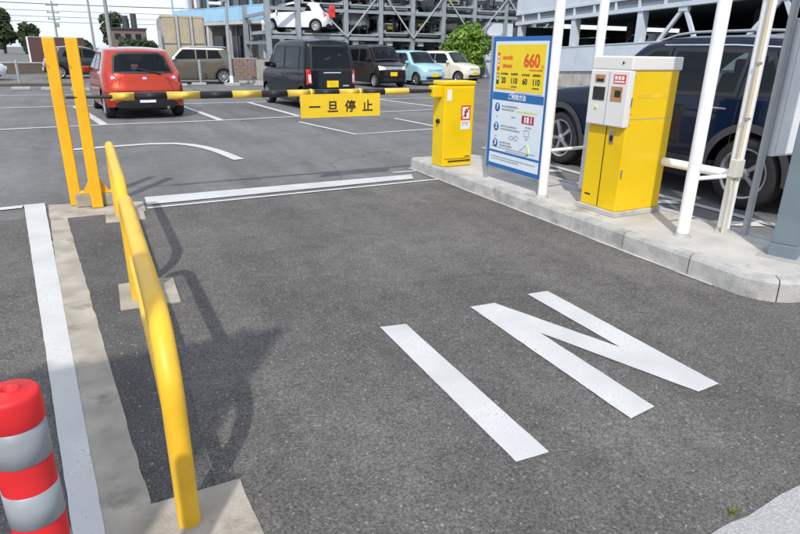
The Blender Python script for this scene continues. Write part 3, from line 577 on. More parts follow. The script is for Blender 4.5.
def wheel_meshes(r, w, spokes, rimf=0.68):
    key = (r, w, spokes, rimf)
    if key in WHEELS: return WHEELS[key]
    rr = r * rimf
    tm = MB().lathe([(rr, -w/2), (rr + 0.02, -w/2 - 0.004), (r - 0.03, -w/2 - 0.004), (r - 0.008, -w/2 + 0.012), (r, -w/2 + 0.04), (r, w/2 - 0.04), (r - 0.008, w/2 - 0.012), (r - 0.03, w/2 + 0.004), (rr + 0.02, w/2 + 0.004), (rr, w/2)], (0, 0, r), 'x', 40)
    rm = MB().lathe([(rr + 0.004, -w/2 - 0.003), (rr - 0.012, -w/2 - 0.005), (rr - 0.022, -w/2 + 0.02), (rr - 0.03, w/2)], (0, 0, r), 'x', 40)
    rm.lathe([(0.0, -w/2 + 0.004), (0.035, -w/2 + 0.004), (0.055, -w/2 + 0.016), (0.06, -w/2 + 0.05)], (0, 0, r), 'x', 20)
    for k in range(spokes):
        a = 2 * math.pi * k / spokes; d = Vector((0, math.cos(a), math.sin(a))); c = Vector((0, 0, r))
        i = len(rm.v); n_ = Vector((0, -math.sin(a), math.cos(a)))
        for (q, wd, x) in ((0.03, 0.034, -w/2 + 0.010), (rr - 0.012, 0.052, -w/2 + 0.006)):
            for sgn in (-1, 1):
                for dx in (0, 0.03): p = c + d * q + n_ * wd / 2 * sgn; rm.v.append((x + dx, p.y, p.z))
        for f in ((0, 4, 6, 2), (0, 1, 5, 4), (2, 6, 7, 3)): rm.f.append(tuple(i + j for j in f)); rm.smooth.append(False)
    bk = MB().lathe([(0.0, 0.0), (rr - 0.02, 0.0)], (0.0, 0, r), 'x', 24)
    WHEELS[key] = (tm, rm, bk); return WHEELS[key]

def car(name, label, loc, az, S, group=None):
    t = thing(name, label, 'car', (loc[0], loc[1], loc[2] if len(loc) > 2 else 0.004), R(-az), group)
    L, W, H, WB, FO = S['L'], S['W'], S['H'], S['WB'], S['FO']; wr = S.get('wr', 0.30); belt = S['belt']; ts = S.get('ts', 0.80)
    ztop = Prof(S['top'], S.get('soft', 0.10)); ri = Prof(S['rear'], 0.06); fi = Prof(S['front'], 0.06); Rr, Rf, nr, nf = S.get('Rr', 0.45), S.get('Rf', 0.6), S.get('nr', 4.0), S.get('nf', 3.2)
    z0 = S.get('sill', 0.20); rc = S.get('corner', 0.07); ra = wr + S.get('gap', 0.055); axf = L - FO; axr = L - FO - WB
    def T(z):
        if z <= belt: q = (z - belt * 0.62) / belt; return 1 - 0.16 * q * q - (0.05 * max(0, (0.42 - z)) if z < 0.42 else 0)
        q = (z - belt) / (H - belt); return T(belt - 1e-6) * (1 - (1 - ts) * q ** 1.15)
    def Pl(d, Rq, n):
        q = max(0.0, min(1.0, d / Rq)); return (1 - (1 - q) ** n) ** (1.0 / n)
    def hw(l, z): return W / 2 * T(z) * Pl(l - ri(z), Rr, nr) * Pl(L - fi(z) - l, Rf, nf)
    def l_rear(y, z): q = min(0.995, abs(y) / (W / 2 * T(z))); return ri(z) + Rr * (1 - (1 - q ** nr) ** (1 / nr))
    def l_front(y, z): q = min(0.995, abs(y) / (W / 2 * T(z))); return L - fi(z) - Rf * (1 - (1 - q ** nf) ** (1 / nf))
    def zbot(l):
        z = z0 + 0.06 * max(0, 1 - l / 0.5) + 0.05 * max(0, 1 - (L - l) / 0.5)
        for a in (axf, axr):
            if abs(l - a) < ra: z = max(z, wr + math.sqrt(max(0, ra * ra - (l - a) ** 2)))
        return z
    st = []
    for k in range(0, 11): th = R(k * 8.6); st.append(Rr * (1 - math.cos(th) ** (2 / nr)) / L); st.append(1 - Rf * (1 - math.cos(th) ** (2 / nf)) / L)
    op = S.get('open', False); nst = 210 if op else 60
    for k in range(1, nst): st.append(k / nst)
    for a in (axf, axr):
        for k in range(-10, 11): st.append((a + ra * math.sin(R(k * 9))) / L)
        st += [(a - ra - 0.004) / L, (a + ra + 0.004) / L]
    st = sorted(s_ for s_ in st if 0 <= s_ <= 1); st = [s_ for i, s_ in enumerate(st) if i == 0 or s_ - st[i - 1] > 0.0006]
    NS, NC, NT = (52, 5, 26) if op else (14, 4, 6); m = MB(); rows = []
    def pos(s_, z): a = ri(z); b = L - fi(z); return a + s_ * (b - a)
    for s_ in st:
        zt = ztop(s_ * L); lb = pos(s_, 0.35); zb = min(zbot(lb), zt - 0.05); pts = []
        h_top = hw(pos(s_, zt), zt - rc); r_ = min(rc, h_top * 0.5, (zt - zb) * 0.4)
        for k in range(NS + 1): z = zb + (zt - r_ - zb) * k / NS; l = pos(s_, z); pts.append((hw(l, z), l, z))
        y1, l1, zz = pts[-1]
        for k in range(1, NC + 1): a = R(90 * k / NC); z = zz + r_ * math.sin(a); pts.append((y1 - r_ + r_ * math.cos(a), pos(s_, z), z))
        ym, lm, zm = pts[-1]; crown = S.get('crown', 0.035) * min(1, ym / (W * 0.3))
        for k in range(1, NT + 1): y = ym * (1 - k / NT); pts.append((y, lm, zm + crown * (1 - (y / ym) ** 2) if ym > 1e-6 else zm))
        rows.append(pts)
    def pip(poly, x, y):
        ins = False
        for (ax, ay), (bx_, by) in zip(poly, poly[1:] + poly[:1]):
            if (ay > y) != (by > y) and x < (bx_ - ax) * (y - ay) / (by - ay) + ax: ins = not ins
        return ins
    def grow(poly, d):
        ar = sum(a[0] * b[1] - b[0] * a[1] for a, b in zip(poly, poly[1:] + poly[:1])); sg = 1 if ar > 0 else -1; out = []
        for i in range(len(poly)):
            p, q, r3 = Vector(poly[i - 1]), Vector(poly[i]), Vector(poly[(i + 1) % len(poly)]); e1 = (q - p).normalized(); e2 = (r3 - q).normalized(); n1 = Vector((e1.y, -e1.x)) * sg; n2 = Vector((e2.y, -e2.x)) * sg; b_ = (n1 + n2); b_ = b_ / max(0.35, b_.length_squared / 2); out.append(tuple(q + b_ * d))
        return out
    ws_poly = None
    if 'windscreen' in S: (a, b, ya, yb) = S['windscreen']; ws_poly = [(-ya, b), (-yb, a), (yb, a), (ya, b)]
    def hole(cx, cl, cz, k):
        if k > NS + NC - 1: return ws_poly is not None and pip(ws_poly, cx, cl)
        if 'rear_window' in S and cl < l_rear(cx, cz) + 0.03 and abs(cx) < W / 2 * T(cz) * 0.93 and pip(S['rear_window'], cx, cz): return True
        return any(pip(pl, cl, cz) for pl in S['side_windows']) and cl > l_rear(cx * 0.98, cz) + 0.02
    N = len(rows[0])
    for sgn in (-1, 1):
        i0 = len(m.v)
        for pts in rows: m.v += [(sgn * y, l - L / 2, z) for y, l, z in pts]
        for q in range(len(rows) - 1):
            for k in range(N - 1):
                a = i0 + q * N + k; f = (a, a + 1, a + 1 + N, a + N)
                if op:
                    p_ = [m.v[i] for i in f]; cx = sum(p[0] for p in p_) / 4; cl = sum(p[1] for p in p_) / 4 + L / 2; cz = sum(p[2] for p in p_) / 4
                    if hole(cx, cl, cz, k): continue
                m.f.append(f if sgn < 0 else f[::-1]); m.smooth.append(True)
    body = m.build('body', S['paint'], t)
    # top surface height, used by windscreen and roof patches
    def top_z(l, y):
        zt = ztop(l / 1.0); ym = max(0.05, hw(l, zt - rc) - rc); crown = S.get('crown', 0.035) * min(1, ym / (W * 0.3)); return zt + crown * max(0, 1 - (y / ym) ** 2)
    def side(nm, poly, mt, eps=0.005, par=None, sides=(-1, 1), step=0.14):
        v, f = cut_patch(poly, step); res = []
        for sgn in sides:
            k = MB(); k.v = [(sgn * (hw(a, b) + eps), a - L / 2, b) for a, b in v]; k.f = [tuple(q) if sgn > 0 else tuple(reversed(q)) for q in f]; k.smooth = [True] * len(f); res.append(k.build(nm, mt, par or t))
        return res
    def rear(nm, poly, mt, eps=0.006, par=None, step=0.12):
        v, f = cut_patch(poly, step); k = MB(); k.v = [(a, l_rear(a, b) - eps - L / 2, b) for a, b in v]; k.f = [tuple(q) for q in f]; k.smooth = [True] * len(f); return k.build(nm, mt, par or t)
    def front(nm, poly, mt, eps=0.006, par=None, step=0.12):
        v, f = cut_patch(poly, step); k = MB(); k.v = [(a, l_front(a, b) + eps - L / 2, b) for a, b in v]; k.f = [tuple(reversed(q)) for q in f]; k.smooth = [True] * len(f); return k.build(nm, mt, par or t)
    def top(nm, poly, mt, eps=0.007, par=None, step=0.10):
        v, f = cut_patch(poly, step); k = MB(); k.v = [(a, b - L / 2 + eps * 0.7, top_z(b, a) + eps) for a, b in v]; k.f = [tuple(q) for q in f]; k.smooth = [True] * len(f); return k.build(nm, mt, par or t)
    mir = lambda poly: [(-a, b) for a, b in reversed(poly)]
    glass = S.get('glass', 'car_glass')
    def ring(nm, poly, fn, w_in=0.020, w_out=0.022):
        A_, B_ = grow(poly, w_out), grow(poly, -w_in); k = MB(); n = len(poly); M = 6
        def lerp(P, i, f): a, b = P[i % n], P[(i + 1) % n]; return (a[0] + (b[0] - a[0]) * f, a[1] + (b[1] - a[1]) * f)
        for i in range(n):
            for j in range(M):
                q = [lerp(A_, i, j / M), lerp(A_, i, (j + 1) / M), lerp(B_, i, (j + 1) / M), lerp(B_, i, j / M)]; k.quad(*[fn(*p) for p in q], smooth=True)
        k.build(nm, 'black_trim', t)
    if op:
        for pl in S['side_windows']:
            for sgn in (-1, 1): ring('window_seal', pl, lambda l, z: (sgn * (hw(l, z) + 0.008), l - L/2, z))
        if 'rear_window' in S: ring('window_seal', S['rear_window'], lambda y, z: (y, l_rear(y, z) - 0.009 - L/2, z))
        if ws_poly: ring('window_seal', ws_poly, lambda y, l: (y, l - L/2 + 0.006, top_z(l, y) + 0.010))
        # cabin: seats with headrests, dashboard, wheel
        fl = belt - 0.12; sx = W * 0.215
        for (lc, kind) in ((L - FO - WB * 0.52, 'front'), (L - FO - WB * 0.86, 'rear')):
            for sgn in (-1, 1):
                bk = MB().box((sgn * sx, lc - 0.10 - L/2, belt - 0.06), (W * 0.27, 0.13, 0.60), Matrix.Rotation(R(12), 3, 'X')).build('seat', 'seat_cloth', t, 0.05, 3)
                MB().box((sgn * sx, lc - 0.20 - L/2, belt + 0.31), (W * 0.13, 0.09, 0.17)).build('headrest', 'seat_cloth', bk, 0.035, 3)
        da = L - FO - WB * 0.10; MB().box((0, min(da, S['windscreen'][1] - 0.25) - L/2, belt - 0.10), (W * 0.78, 0.35, 0.22)).build('dashboard', 'seat_cloth', t, 0.05, 3)
        MB().tube([(sx + 0.17 * math.cos(R(q)), da - 0.42 - L/2 - 0.05 * math.sin(R(q)), belt - 0.02 + 0.17 * math.sin(R(q))) for q in range(0, 361, 24)], 0.016, 8, False).build('steering_wheel', 'black_trim', t)
    for q, pl in enumerate(S['side_windows']): side('side_window', pl, glass if not op else ('glass_privacy' if q < len(S['side_windows']) - S.get('clear_n', 1) else 'glass_tint'))
    if 'roof' in S:
        a, b = S['roof']['range']; ys = W / 2 * ts * 0.93; top('roof_panel', [(-ys, a), (ys, a), (ys, b), (-ys, b)], S['roof']['mat'], 0.012)
    if 'windscreen' in S:
        (a, b, ya, yb) = S['windscreen']; top('windscreen', [(-ya, b), (-yb, a), (yb, a), (ya, b)], 'glass_tint' if op else glass)
    if 'rear_window' in S: rear('rear_window', S['rear_window'], S.get('rear_open_glass', 'glass_privacy') if op else S.get('rear_glass', glass))
    for pl in S.get('tail', []):
        for q in (pl, mir(pl)): tl = rear('tail_light', q, 'tail_red', 0.010)
    for pl in S.get('tail_clear', []):
        for q in (pl, mir(pl)): rear('reversing_lamp', q, 'lamp_clear', 0.013)
    for pl in S.get('head', []):
        for q in (pl, mir(pl)): front('headlight', q, 'lamp_clear', 0.010)
    for pl, mt in S.get('rear_trim', []): rear('rear_trim', pl, mt, 0.008)
    for pl, mt in S.get('front_trim', []): front('front_trim', pl, mt, 0.008)
    for pl, mt in S.get('side_trim', []): side('side_trim', pl, mt, 0.008)
    if 'rear_plate' in S: z, mt = S['rear_plate']; MB().bx(-0.165, 0.165, l_rear(0, z) - 0.022 - L/2, l_rear(0, z) + 0.02 - L/2, z - 0.083, z + 0.083).build('number_plate', mt, t, 0.003)
    if 'front_plate' in S: z, mt = S['front_plate']; MB().bx(-0.165, 0.165, l_front(0, z) - 0.02 - L/2, l_front(0, z) + 0.022 - L/2, z - 0.083, z + 0.083).build('number_plate', mt, t, 0.003)
    # shut lines, handles
    for (l, za, zb_) in S.get('seams', []): side('door_seam', [(l, za), (l + 0.010, za), (l + 0.010, zb_), (l, zb_)], 'black_trim', 0.003, body)
    for (l, z) in S.get('handles', []):
        for sgn in (-1, 1): MB().bx(sgn * hw(l, z) - 0.012, sgn * hw(l, z) + 0.012, l - L/2 - 0.09, l - L/2 + 0.09, z - 0.012, z + 0.012).build('door_handle', S.get('handle_mat', S['paint']), body, 0.006)
    if 'mirror' in S:
        l, z = S['mirror']
        for sgn in (-1, 1):
            x = sgn * (hw(l, z) + 0.09); mo = MB().box((x, l - L/2, z), (0.17, 0.09, 0.13)).build('wing_mirror', S.get('mirror_mat', S['paint']), t, 0.03, 3)
    # wheels
    tm, rm, bk = wheel_meshes(wr, 0.20, S.get('spokes', 7), S.get('rimf', 0.68)); data = None
    for a in (axf, axr):
        for sgn in (-1, 1):
            xw = W / 2 - 0.125
            if data is None:
                o = tm.build('wheel', 'rubber', t); q = rm.build('rim', S.get('rim_mat', 'alloy'), o); q2 = bk.build('brake_disc', 'steel_dark', o); data = (o.data, q.data, q2.data)
            else:
                o = link('wheel', data[0], t); link('rim', data[1], o); link('brake_disc', data[2], o)
            o.location = (sgn * xw, a - L / 2, 0); o.rotation_euler = (0, 0, math.pi if sgn > 0 else 0)
            if S.get('clad'):
                ring = [(a + (ra - 0.002) * math.cos(R(th)), wr + (ra - 0.002) * math.sin(R(th))) for th in range(-8, 189, 7)] + [(a + (ra + 0.075) * math.cos(R(th)), wr + (ra + 0.075) * math.sin(R(th))) for th in range(188, -9, -7)]
                nq = len(ring) // 2; k = MB()
                k.v = [(sgn * (hw(p, max(q, 0.2)) + 0.012), p - L/2, q) for p, q in ring]
                for e in range(nq - 1):
                    f = (e, e + 1, len(ring) - 2 - e, len(ring) - 1 - e); k.f.append(f if sgn < 0 else f[::-1]); k.smooth.append(True)
                k.build('arch_cladding', 'cladding', t)
    u = MB(); u.bx(-W/2 + 0.25, W/2 - 0.25, -L/2 + 0.28, L/2 - 0.35, 0.17, belt - (0.14 if op else 0.1))
    for lo, hi in ((0.30, axr - ra), (axr + ra, axf - ra), (axf + ra, L - 0.42)):
        if hi > lo: u.bx(-W/2 + 0.06, W/2 - 0.06, lo - L/2, hi - L/2, z0 - 0.02, z0 + 0.12)
    u.build('underbody', 'black_trim', t)
    if 'wiper' in S:
        p, q, r_ = S['wiper']; MB().beam((p[0], l_rear(p[0], p[1]) - 0.03 - L/2, p[1]), (q[0], l_rear(q[0], q[1]) - 0.03 - L/2, q[1]), 0.03, 0.03).build('wiper', 'black_trim', t)
    if 'rails' in S:
        a, b = S['rails']
        for sgn in (-1, 1):
            pts = [(sgn * (W/2 * ts - 0.04), l - L/2, ztop(l) + 0.02 + (0.0 if k in (0, 8) else 0.03)) for k, l in enumerate([a + (b - a) * i / 8 for i in range(9)])]; MB().tube(pts, 0.016, 8).build('roof_rail', S.get('rail_mat', 'chrome'), t)
    if 'exhaust' in S: x = S['exhaust']; MB().cyl((x, -L/2 + 0.02, 0.24), (x, -L/2 + 0.25, 0.24), 0.03).build('exhaust_pipe', 'chrome', t)
    return t

HATCH = dict(L=3.90, W=1.695, H=1.475, WB=2.49, FO=0.78, belt=0.93, ts=0.78, wr=0.30, soft=0.10, sill=0.22, nr=3.4, Rr=0.55, nf=2.6, Rf=0.9,
    top=[(0, 1.40), (0.25, 1.44), (0.8, 1.475), (1.6, 1.47), (2.1, 1.40), (2.95, 0.98), (3.5, 0.83), (3.9, 0.66)], rear=[(0.2, 0.06), (0.35, 0.0), (0.62, 0.0), (0.75, 0.06), (0.95, 0.12), (1.1, 0.25), (1.42, 0.52)], front=[(0.2, 0.1), (0.4, 0.0), (0.6, 0.06), (0.8, 0.3)],
    side_windows=[[(0.82, 1.02), (1.70, 0.985), (1.70, 1.36), (1.15, 1.36), (0.95, 1.25)], [(1.76, 0.98), (2.80, 0.95), (2.25, 1.30), (1.9, 1.37), (1.76, 1.37)]],
    windscreen=(2.10, 2.92, 0.66, 0.50), rear_window=[(-0.60, 0.98), (0.60, 0.98), (0.52, 1.30), (0.40, 1.375), (-0.40, 1.375), (-0.52, 1.30)], rear_glass='car_glass_clear',
    tail=[[(0.46, 0.88), (0.66, 0.76), (0.77, 0.72), (0.81, 0.80), (0.81, 0.97), (0.72, 1.00)]], tail_clear=[[(0.57, 0.875), (0.65, 0.84), (0.67, 0.89), (0.63, 0.915)]],
    rear_trim=[([(-0.60, 0.24), (0.60, 0.24), (0.66, 0.34), (0.52, 0.41), (-0.52, 0.41), (-0.66, 0.34)], 'black_trim'), ([(-0.58, 0.60), (0.58, 0.60), (0.58, 0.609), (-0.58, 0.609)], 'black_trim'), ([(-0.59, 0.60), (-0.58, 0.60), (-0.47, 0.88), (-0.48, 0.88)], 'black_trim'), ([(0.58, 0.60), (0.59, 0.60), (0.48, 0.88), (0.47, 0.88)], 'black_trim'), ([(-0.04, 0.84), (0.04, 0.84), (0.045, 0.88), (0, 0.895), (-0.045, 0.88)], 'chrome')],
    rear_plate=(0.44, 'white_number'), wiper=((-0.12, 1.06), (0.36, 0.955), 0), seams=[(1.72, 0.3, 0.98), (2.75, 0.45, 0.95)], handles=[(1.0, 0.84), (1.95, 0.82)], mirror=(2.72, 0.98), exhaust=0.42, spokes=10,
    head=[[(0.52, 0.60), (0.72, 0.62), (0.76, 0.76), (0.60, 0.70)]], front_trim=[([(-0.4, 0.28), (0.4, 0.28), (0.48, 0.45), (-0.48, 0.45)], 'black_trim')], front_plate=(0.5, 'white_number'))
KVAN = dict(L=3.395, W=1.475, H=1.74, WB=2.52, FO=0.50, belt=1.02, ts=0.87, wr=0.275, soft=0.07, sill=0.20, nr=5.0, Rr=0.30, nf=3.6, Rf=0.42, corner=0.09,
    top=[(0, 1.70), (0.3, 1.735), (1.0, 1.745), (2.0, 1.72), (2.35, 1.64), (2.85, 1.08), (3.15, 0.98), (3.395, 0.88)], rear=[(0.2, 0.03), (0.5, 0.0), (1.0, 0.02), (1.6, 0.12), (1.74, 0.2)], front=[(0.2, 0.06), (0.45, 0.0), (0.8, 0.03), (1.0, 0.12)],
    side_windows=[[(0.18, 1.06), (0.48, 1.04), (0.48, 1.55), (0.24, 1.55)], [(0.55, 1.04), (1.45, 1.02), (1.45, 1.58), (0.55, 1.57)], [(1.52, 1.02), (2.36, 1.0), (2.20, 1.45), (2.06, 1.58), (1.52, 1.58)], [(2.42, 1.02), (2.72, 1.05), (2.42, 1.36)]],
    windscreen=(2.33, 2.84, 0.62, 0.55), rear_window=[(-0.58, 1.02), (0.58, 1.02), (0.53, 1.60), (-0.53, 1.60)],
    tail=[[(0.575, 0.66), (0.71, 0.66), (0.70, 1.02), (0.60, 1.02)]], tail_clear=[[(0.60, 0.70), (0.66, 0.70), (0.66, 0.90), (0.60, 0.90)]],
    rear_trim=[([(-0.58, 0.26), (0.58, 0.26), (0.58, 0.40), (-0.58, 0.40)], 'black_trim'), ([(-0.25, 0.93), (0.25, 0.93), (0.25, 0.955), (-0.25, 0.955)], 'chrome'), ([(-0.56, 0.50), (0.56, 0.50), (0.56, 0.510), (-0.56, 0.510)], 'black_trim'), ([(0.30, 0.60), (0.48, 0.60), (0.48, 0.63), (0.30, 0.63)], 'chrome')], rear_plate=(0.66, 'yellow_number'),
    seams=[(0.515, 0.3, 1.0), (1.485, 0.3, 1.0), (2.40, 0.3, 1.0)], handles=[(1.36, 0.88), (1.66, 0.88)], mirror=(2.52, 1.10), spokes=9,
    head=[[(0.40, 0.74), (0.66, 0.72), (0.67, 0.90), (0.44, 0.86)]], front_trim=[([(-0.40, 0.74), (0.40, 0.74), (0.44, 0.86), (-0.44, 0.86)], 'chrome'), ([(-0.36, 0.76), (0.36, 0.76), (0.38, 0.83), (-0.38, 0.83)], 'black_trim'), ([(-0.5, 0.26), (0.5, 0.26), (0.5, 0.42), (-0.5, 0.42)], 'black_trim')], front_plate=(0.56, 'yellow_number'))
KEI = dict(L=3.395, W=1.475, H=1.52, WB=2.46, FO=0.56, belt=0.95, ts=0.84, wr=0.28, soft=0.08, sill=0.20, nr=4.2, Rr=0.36, nf=3.0, Rf=0.5, corner=0.09,
    top=[(0, 1.46), (0.3, 1.51), (1.0, 1.525), (1.85, 1.50), (2.05, 1.43), (2.55, 0.98), (2.95, 0.92), (3.395, 0.80)], rear=[(0.2, 0.04), (0.5, 0.0), (0.95, 0.03), (1.4, 0.16), (1.52, 0.24)], front=[(0.2, 0.08), (0.45, 0.0), (0.7, 0.03), (0.9, 0.14)],
    side_windows=[[(0.50, 0.99), (1.25, 0.97), (1.25, 1.40), (0.62, 1.39)], [(1.31, 0.97), (2.22, 0.96), (1.98, 1.32), (1.85, 1.40), (1.31, 1.40)]],
    windscreen=(2.03, 2.53, 0.60, 0.52), rear_window=[(-0.52, 0.98), (0.52, 0.98), (0.48, 1.36), (-0.48, 1.36)], glass='car_glass_clear',
    tail=[[(0.54, 0.62), (0.68, 0.62), (0.68, 0.78), (0.54, 0.78)]], rear_trim=[], rear_plate=(0.6, 'yellow_number'),
    seams=[(1.28, 0.3, 0.95), (2.28, 0.3, 0.95)], handles=[(1.14, 0.82), (1.46, 0.82)], mirror=(2.22, 1.02), spokes=8,
    head=[[(0.44, 0.60), (0.58, 0.60), (0.60, 0.73), (0.44, 0.73)]], front_trim=[([(-0.36, 0.66), (0.36, 0.66), (0.36, 0.70), (-0.36, 0.70)], 'chrome'), ([(-0.45, 0.28), (0.45, 0.28), (0.45, 0.40), (-0.45, 0.40)], 'black_trim')], front_plate=(0.47, 'yellow_number'))
SUV = dict(L=4.63, W=1.86, H=1.69, WB=2.83, FO=0.95, belt=1.07, ts=0.80, wr=0.365, gap=0.06, soft=0.10, sill=0.30, nr=3.6, Rr=0.5, nf=3.0, Rf=0.75, corner=0.08, clad=True,
    top=[(0, 1.60), (0.35, 1.66), (1.0, 1.69), (1.9, 1.685), (2.4, 1.62), (3.15, 1.12), (3.9, 1.05), (4.63, 0.90)], rear=[(0.3, 0.06), (0.6, 0.0), (0.9, 0.04), (1.1, 0.1), (1.6, 0.36), (1.7, 0.45)], front=[(0.3, 0.14), (0.6, 0.0), (0.9, 0.04), (1.05, 0.16)],
    side_windows=[[(0.60, 1.16), (1.02, 1.13), (1.02, 1.52), (0.85, 1.52)], [(1.10, 1.125), (2.00, 1.10), (2.00, 1.555), (1.10, 1.545)], [(2.08, 1.10), (2.98, 1.085), (2.46, 1.47), (2.30, 1.555), (2.08, 1.56)]],
    windscreen=(2.42, 3.12, 0.70, 0.58), rear_window=[(-0.60, 1.12), (0.60, 1.12), (0.52, 1.52), (-0.52, 1.52)], tail=[[(0.55, 0.86), (0.84, 0.86), (0.82, 1.0), (0.6, 1.02)]],
    side_trim=[([(1.40, 0.31), (3.20, 0.31), (3.20, 0.47), (1.40, 0.45)], 'cladding'), ([(0.72, 1.575), (1.3, 1.60), (2.2, 1.60), (2.2, 1.612), (1.3, 1.612), (0.70, 1.587)], 'chrome')],
    seams=[(1.04, 0.48, 1.12), (2.03, 0.48, 1.09), (3.10, 0.48, 1.07), (3.10, 0.48, 1.07)], handles=[(1.25, 0.98), (2.22, 0.965)], handle_mat='chrome', mirror=(2.92, 1.14), spokes=5, rails=(0.6, 2.3), rail_mat='grey_steel', rear_plate=(0.75, 'white_number'), rimf=0.70)
COMPACT = dict(HATCH, L=3.80, H=1.55, belt=1.0, top=[(0, 1.44), (0.25, 1.52), (0.9, 1.55), (1.8, 1.53), (2.25, 1.46), (2.75, 1.05), (3.3, 0.98), (3.8, 0.80)], rear=[(0.2, 0.06), (0.35, 0.0), (0.95, 0.06), (1.45, 0.3)], front=[(0.2, 0.1), (0.4, 0.0), (0.8, 0.05), (1.0, 0.2)], nf=3.0, Rf=0.6,
    side_windows=[[(0.55, 1.08), (1.15, 1.06), (1.15, 1.42), (0.70, 1.41)], [(1.21, 1.06), (1.62, 1.05), (1.62, 1.43), (1.21, 1.43)], [(1.68, 1.05), (2.58, 1.03), (2.28, 1.34), (2.15, 1.43), (1.68, 1.43)]], windscreen=(2.23, 2.72, 0.66, 0.54), rear_window=[(-0.5, 1.05), (0.5, 1.05), (0.46, 1.36), (-0.46, 1.36)], handles=[(1.3, 0.92)], mirror=(2.55, 1.08), seams=[(1.65, 0.3, 1.0), (2.6, 0.4, 1.0)], tail=[[(0.5, 0.72), (0.7, 0.72), (0.7, 0.9), (0.5, 0.9)]], tail_clear=[], rear_trim=[], clad=True)
def mk(base, **k): d = dict(base); d.update(k); return d
car('navy_suv', 'dark navy four-wheel-drive car with grey wheel arch cladding behind the white poles', (5.75 + 0.93, 5.385), 0, mk(SUV, paint='paint_navy', open=True, clear_n=2))
car('orange_hatchback', 'metallic orange hatchback parked with its rear to the barrier', (0.68, 16.50), -5.5, mk(HATCH, paint='paint_orange', open=True, rear_open_glass='glass_tint'))
car('black_kei_van', 'tall boxy black van with yellow plate parked rear towards the barrier', (5.25, 17.10), -7, mk(KVAN, paint='paint_black', open=True))
car('plum_kei_van', 'dark plum boxy van facing the lot with chrome grille and yellow plate', (11.20, 25.9), 175, mk(KVAN, paint='paint_plum', H=1.72, open=True))
car('blue_kei_car', 'pale sky blue small car with upright windscreen parked facing the lot', (13.75, 27.0), 172, mk(KEI, paint='paint_sky', open=True))
car('cream_kei_car', 'cream white small car parked beside the leafy green shrub', (16.6, 28.6), 158, mk(KEI, paint='paint_cream', open=True))
car('khaki_crossover', 'khaki compact car with a white roof parked side-on before the building', (3.75, 29.6), -82, mk(COMPACT, paint='paint_khaki', roof=dict(range=(0.25, 2.2), mat='paint_white'), side_trim=[([(0.42, 1.435), (2.20, 1.45), (2.24, 1.40), (2.62, 1.06), (2.66, 1.08), (2.28, 1.46), (2.2, 1.505), (0.9, 1.515), (0.45, 1.48)], 'paint_white')], mirror_mat='paint_white'))
car('white_saloon', 'white car parked beside the low hedge wall under the roadside trees', (-5.75, 33.5), 75, mk(HATCH, paint='paint_white'))
car('grey_sedan', 'dark grey car parked beyond the orange hatchback', (-0.55, 35.5), 82, mk(HATCH, paint='paint_graphite'))

# ---------------------------------------------------------------- parking deck with ramped floors on the right
def ramp_z(y): return -0.037 * (y - 24.0)
def garage():
    t = thing('parking_deck', 'pale blue grey multi-storey parking deck with sloping floors and white braces', 'parking deck', (20.0, 0, 0))
    ya, yb = 6.0, 27.6
    def strip(name, x0, x1, z0, z1, m, y0=ya, y1=yb, par=t, base=False):
        k = MB(); a0, a1 = ramp_z(y0), ramp_z(y1)
        k.v = [(x0, y0, z0 + (0 if base else a0)), (x1, y0, z0 + (0 if base else a0)), (x1, y1, z0 + (0 if base else a1)), (x0, y1, z0 + (0 if base else a1)), (x0, y0, z1 + a0), (x1, y0, z1 + a0), (x1, y1, z1 + a1), (x0, y1, z1 + a1)]
        k.f = [(0,3,2,1),(4,5,6,7),(0,1,5,4),(1,2,6,5),(2,3,7,6),(3,0,4,7)]; k.smooth = [False] * 6; return k.build(name, m, par)
    strip('base_wall', 0.05, 0.4, -0.2, 0.69, 'garage_concrete', base=True)
    n = 9; w = (yb - ya) / n
    for k in range(n):
        p = strip('parapet_panel', -0.02, 0.10, 0.69, 1.76, 'garage_white', ya + k * w + 0.006, ya + (k + 1) * w - 0.006)
    strip('parapet_coping', -0.05, 0.13, 1.761, 1.80, 'garage_white')
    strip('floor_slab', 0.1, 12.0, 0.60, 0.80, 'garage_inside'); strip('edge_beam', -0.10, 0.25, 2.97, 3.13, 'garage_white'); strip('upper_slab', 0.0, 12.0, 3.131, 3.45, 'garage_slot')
    strip('upper_fascia', -0.10, 0.1, 3.451, 3.56, 'garage_white')
    for k in range(n): strip('upper_panel', -0.06, 0.06, 3.561, 5.4, 'garage_white', ya + k * w + 0.006, ya + (k + 1) * w - 0.006)
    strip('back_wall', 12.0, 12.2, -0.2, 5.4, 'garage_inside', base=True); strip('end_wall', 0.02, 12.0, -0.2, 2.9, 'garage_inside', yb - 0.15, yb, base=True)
    y = ya + 0.5
    while y < yb: strip('bracket', -0.08, 0.0, 3.13, 3.45, 'garage_white', y, y + 0.10); y += 1.28
    for y in (27.3, 23.2, 19.25, 11.0): strip('column', -0.05, 0.30, 1.8, 2.97, 'garage_white', y - 0.13, y + 0.13)
    for yc in (17.2, 13.42, 9.3):
        zt = 2.97 + ramp_z(yc); zb = 1.80 + ramp_z(yc)
        nd = MB().bx(-0.06, 0.12, yc - 0.2, yc + 0.2, zt - 0.17, zt + 0.02).build('brace_node', 'garage_white', t)
        for s, f in ((1, 1.0), (-1, 0.7)): MB().beam((0.03, yc + s * 0.08, zt - 0.12), (0.03, yc + s * f, zb - 0.05), 0.13, 0.13).build('brace', 'garage_white', t)
    strip('interior_column', 5.0, 5.4, 0.8, 3.2, 'wall_grey', 24.5, 24.9); strip('interior_column', 5.0, 5.4, 0.8, 3.2, 'wall_grey', 17.5, 17.9)
garage()
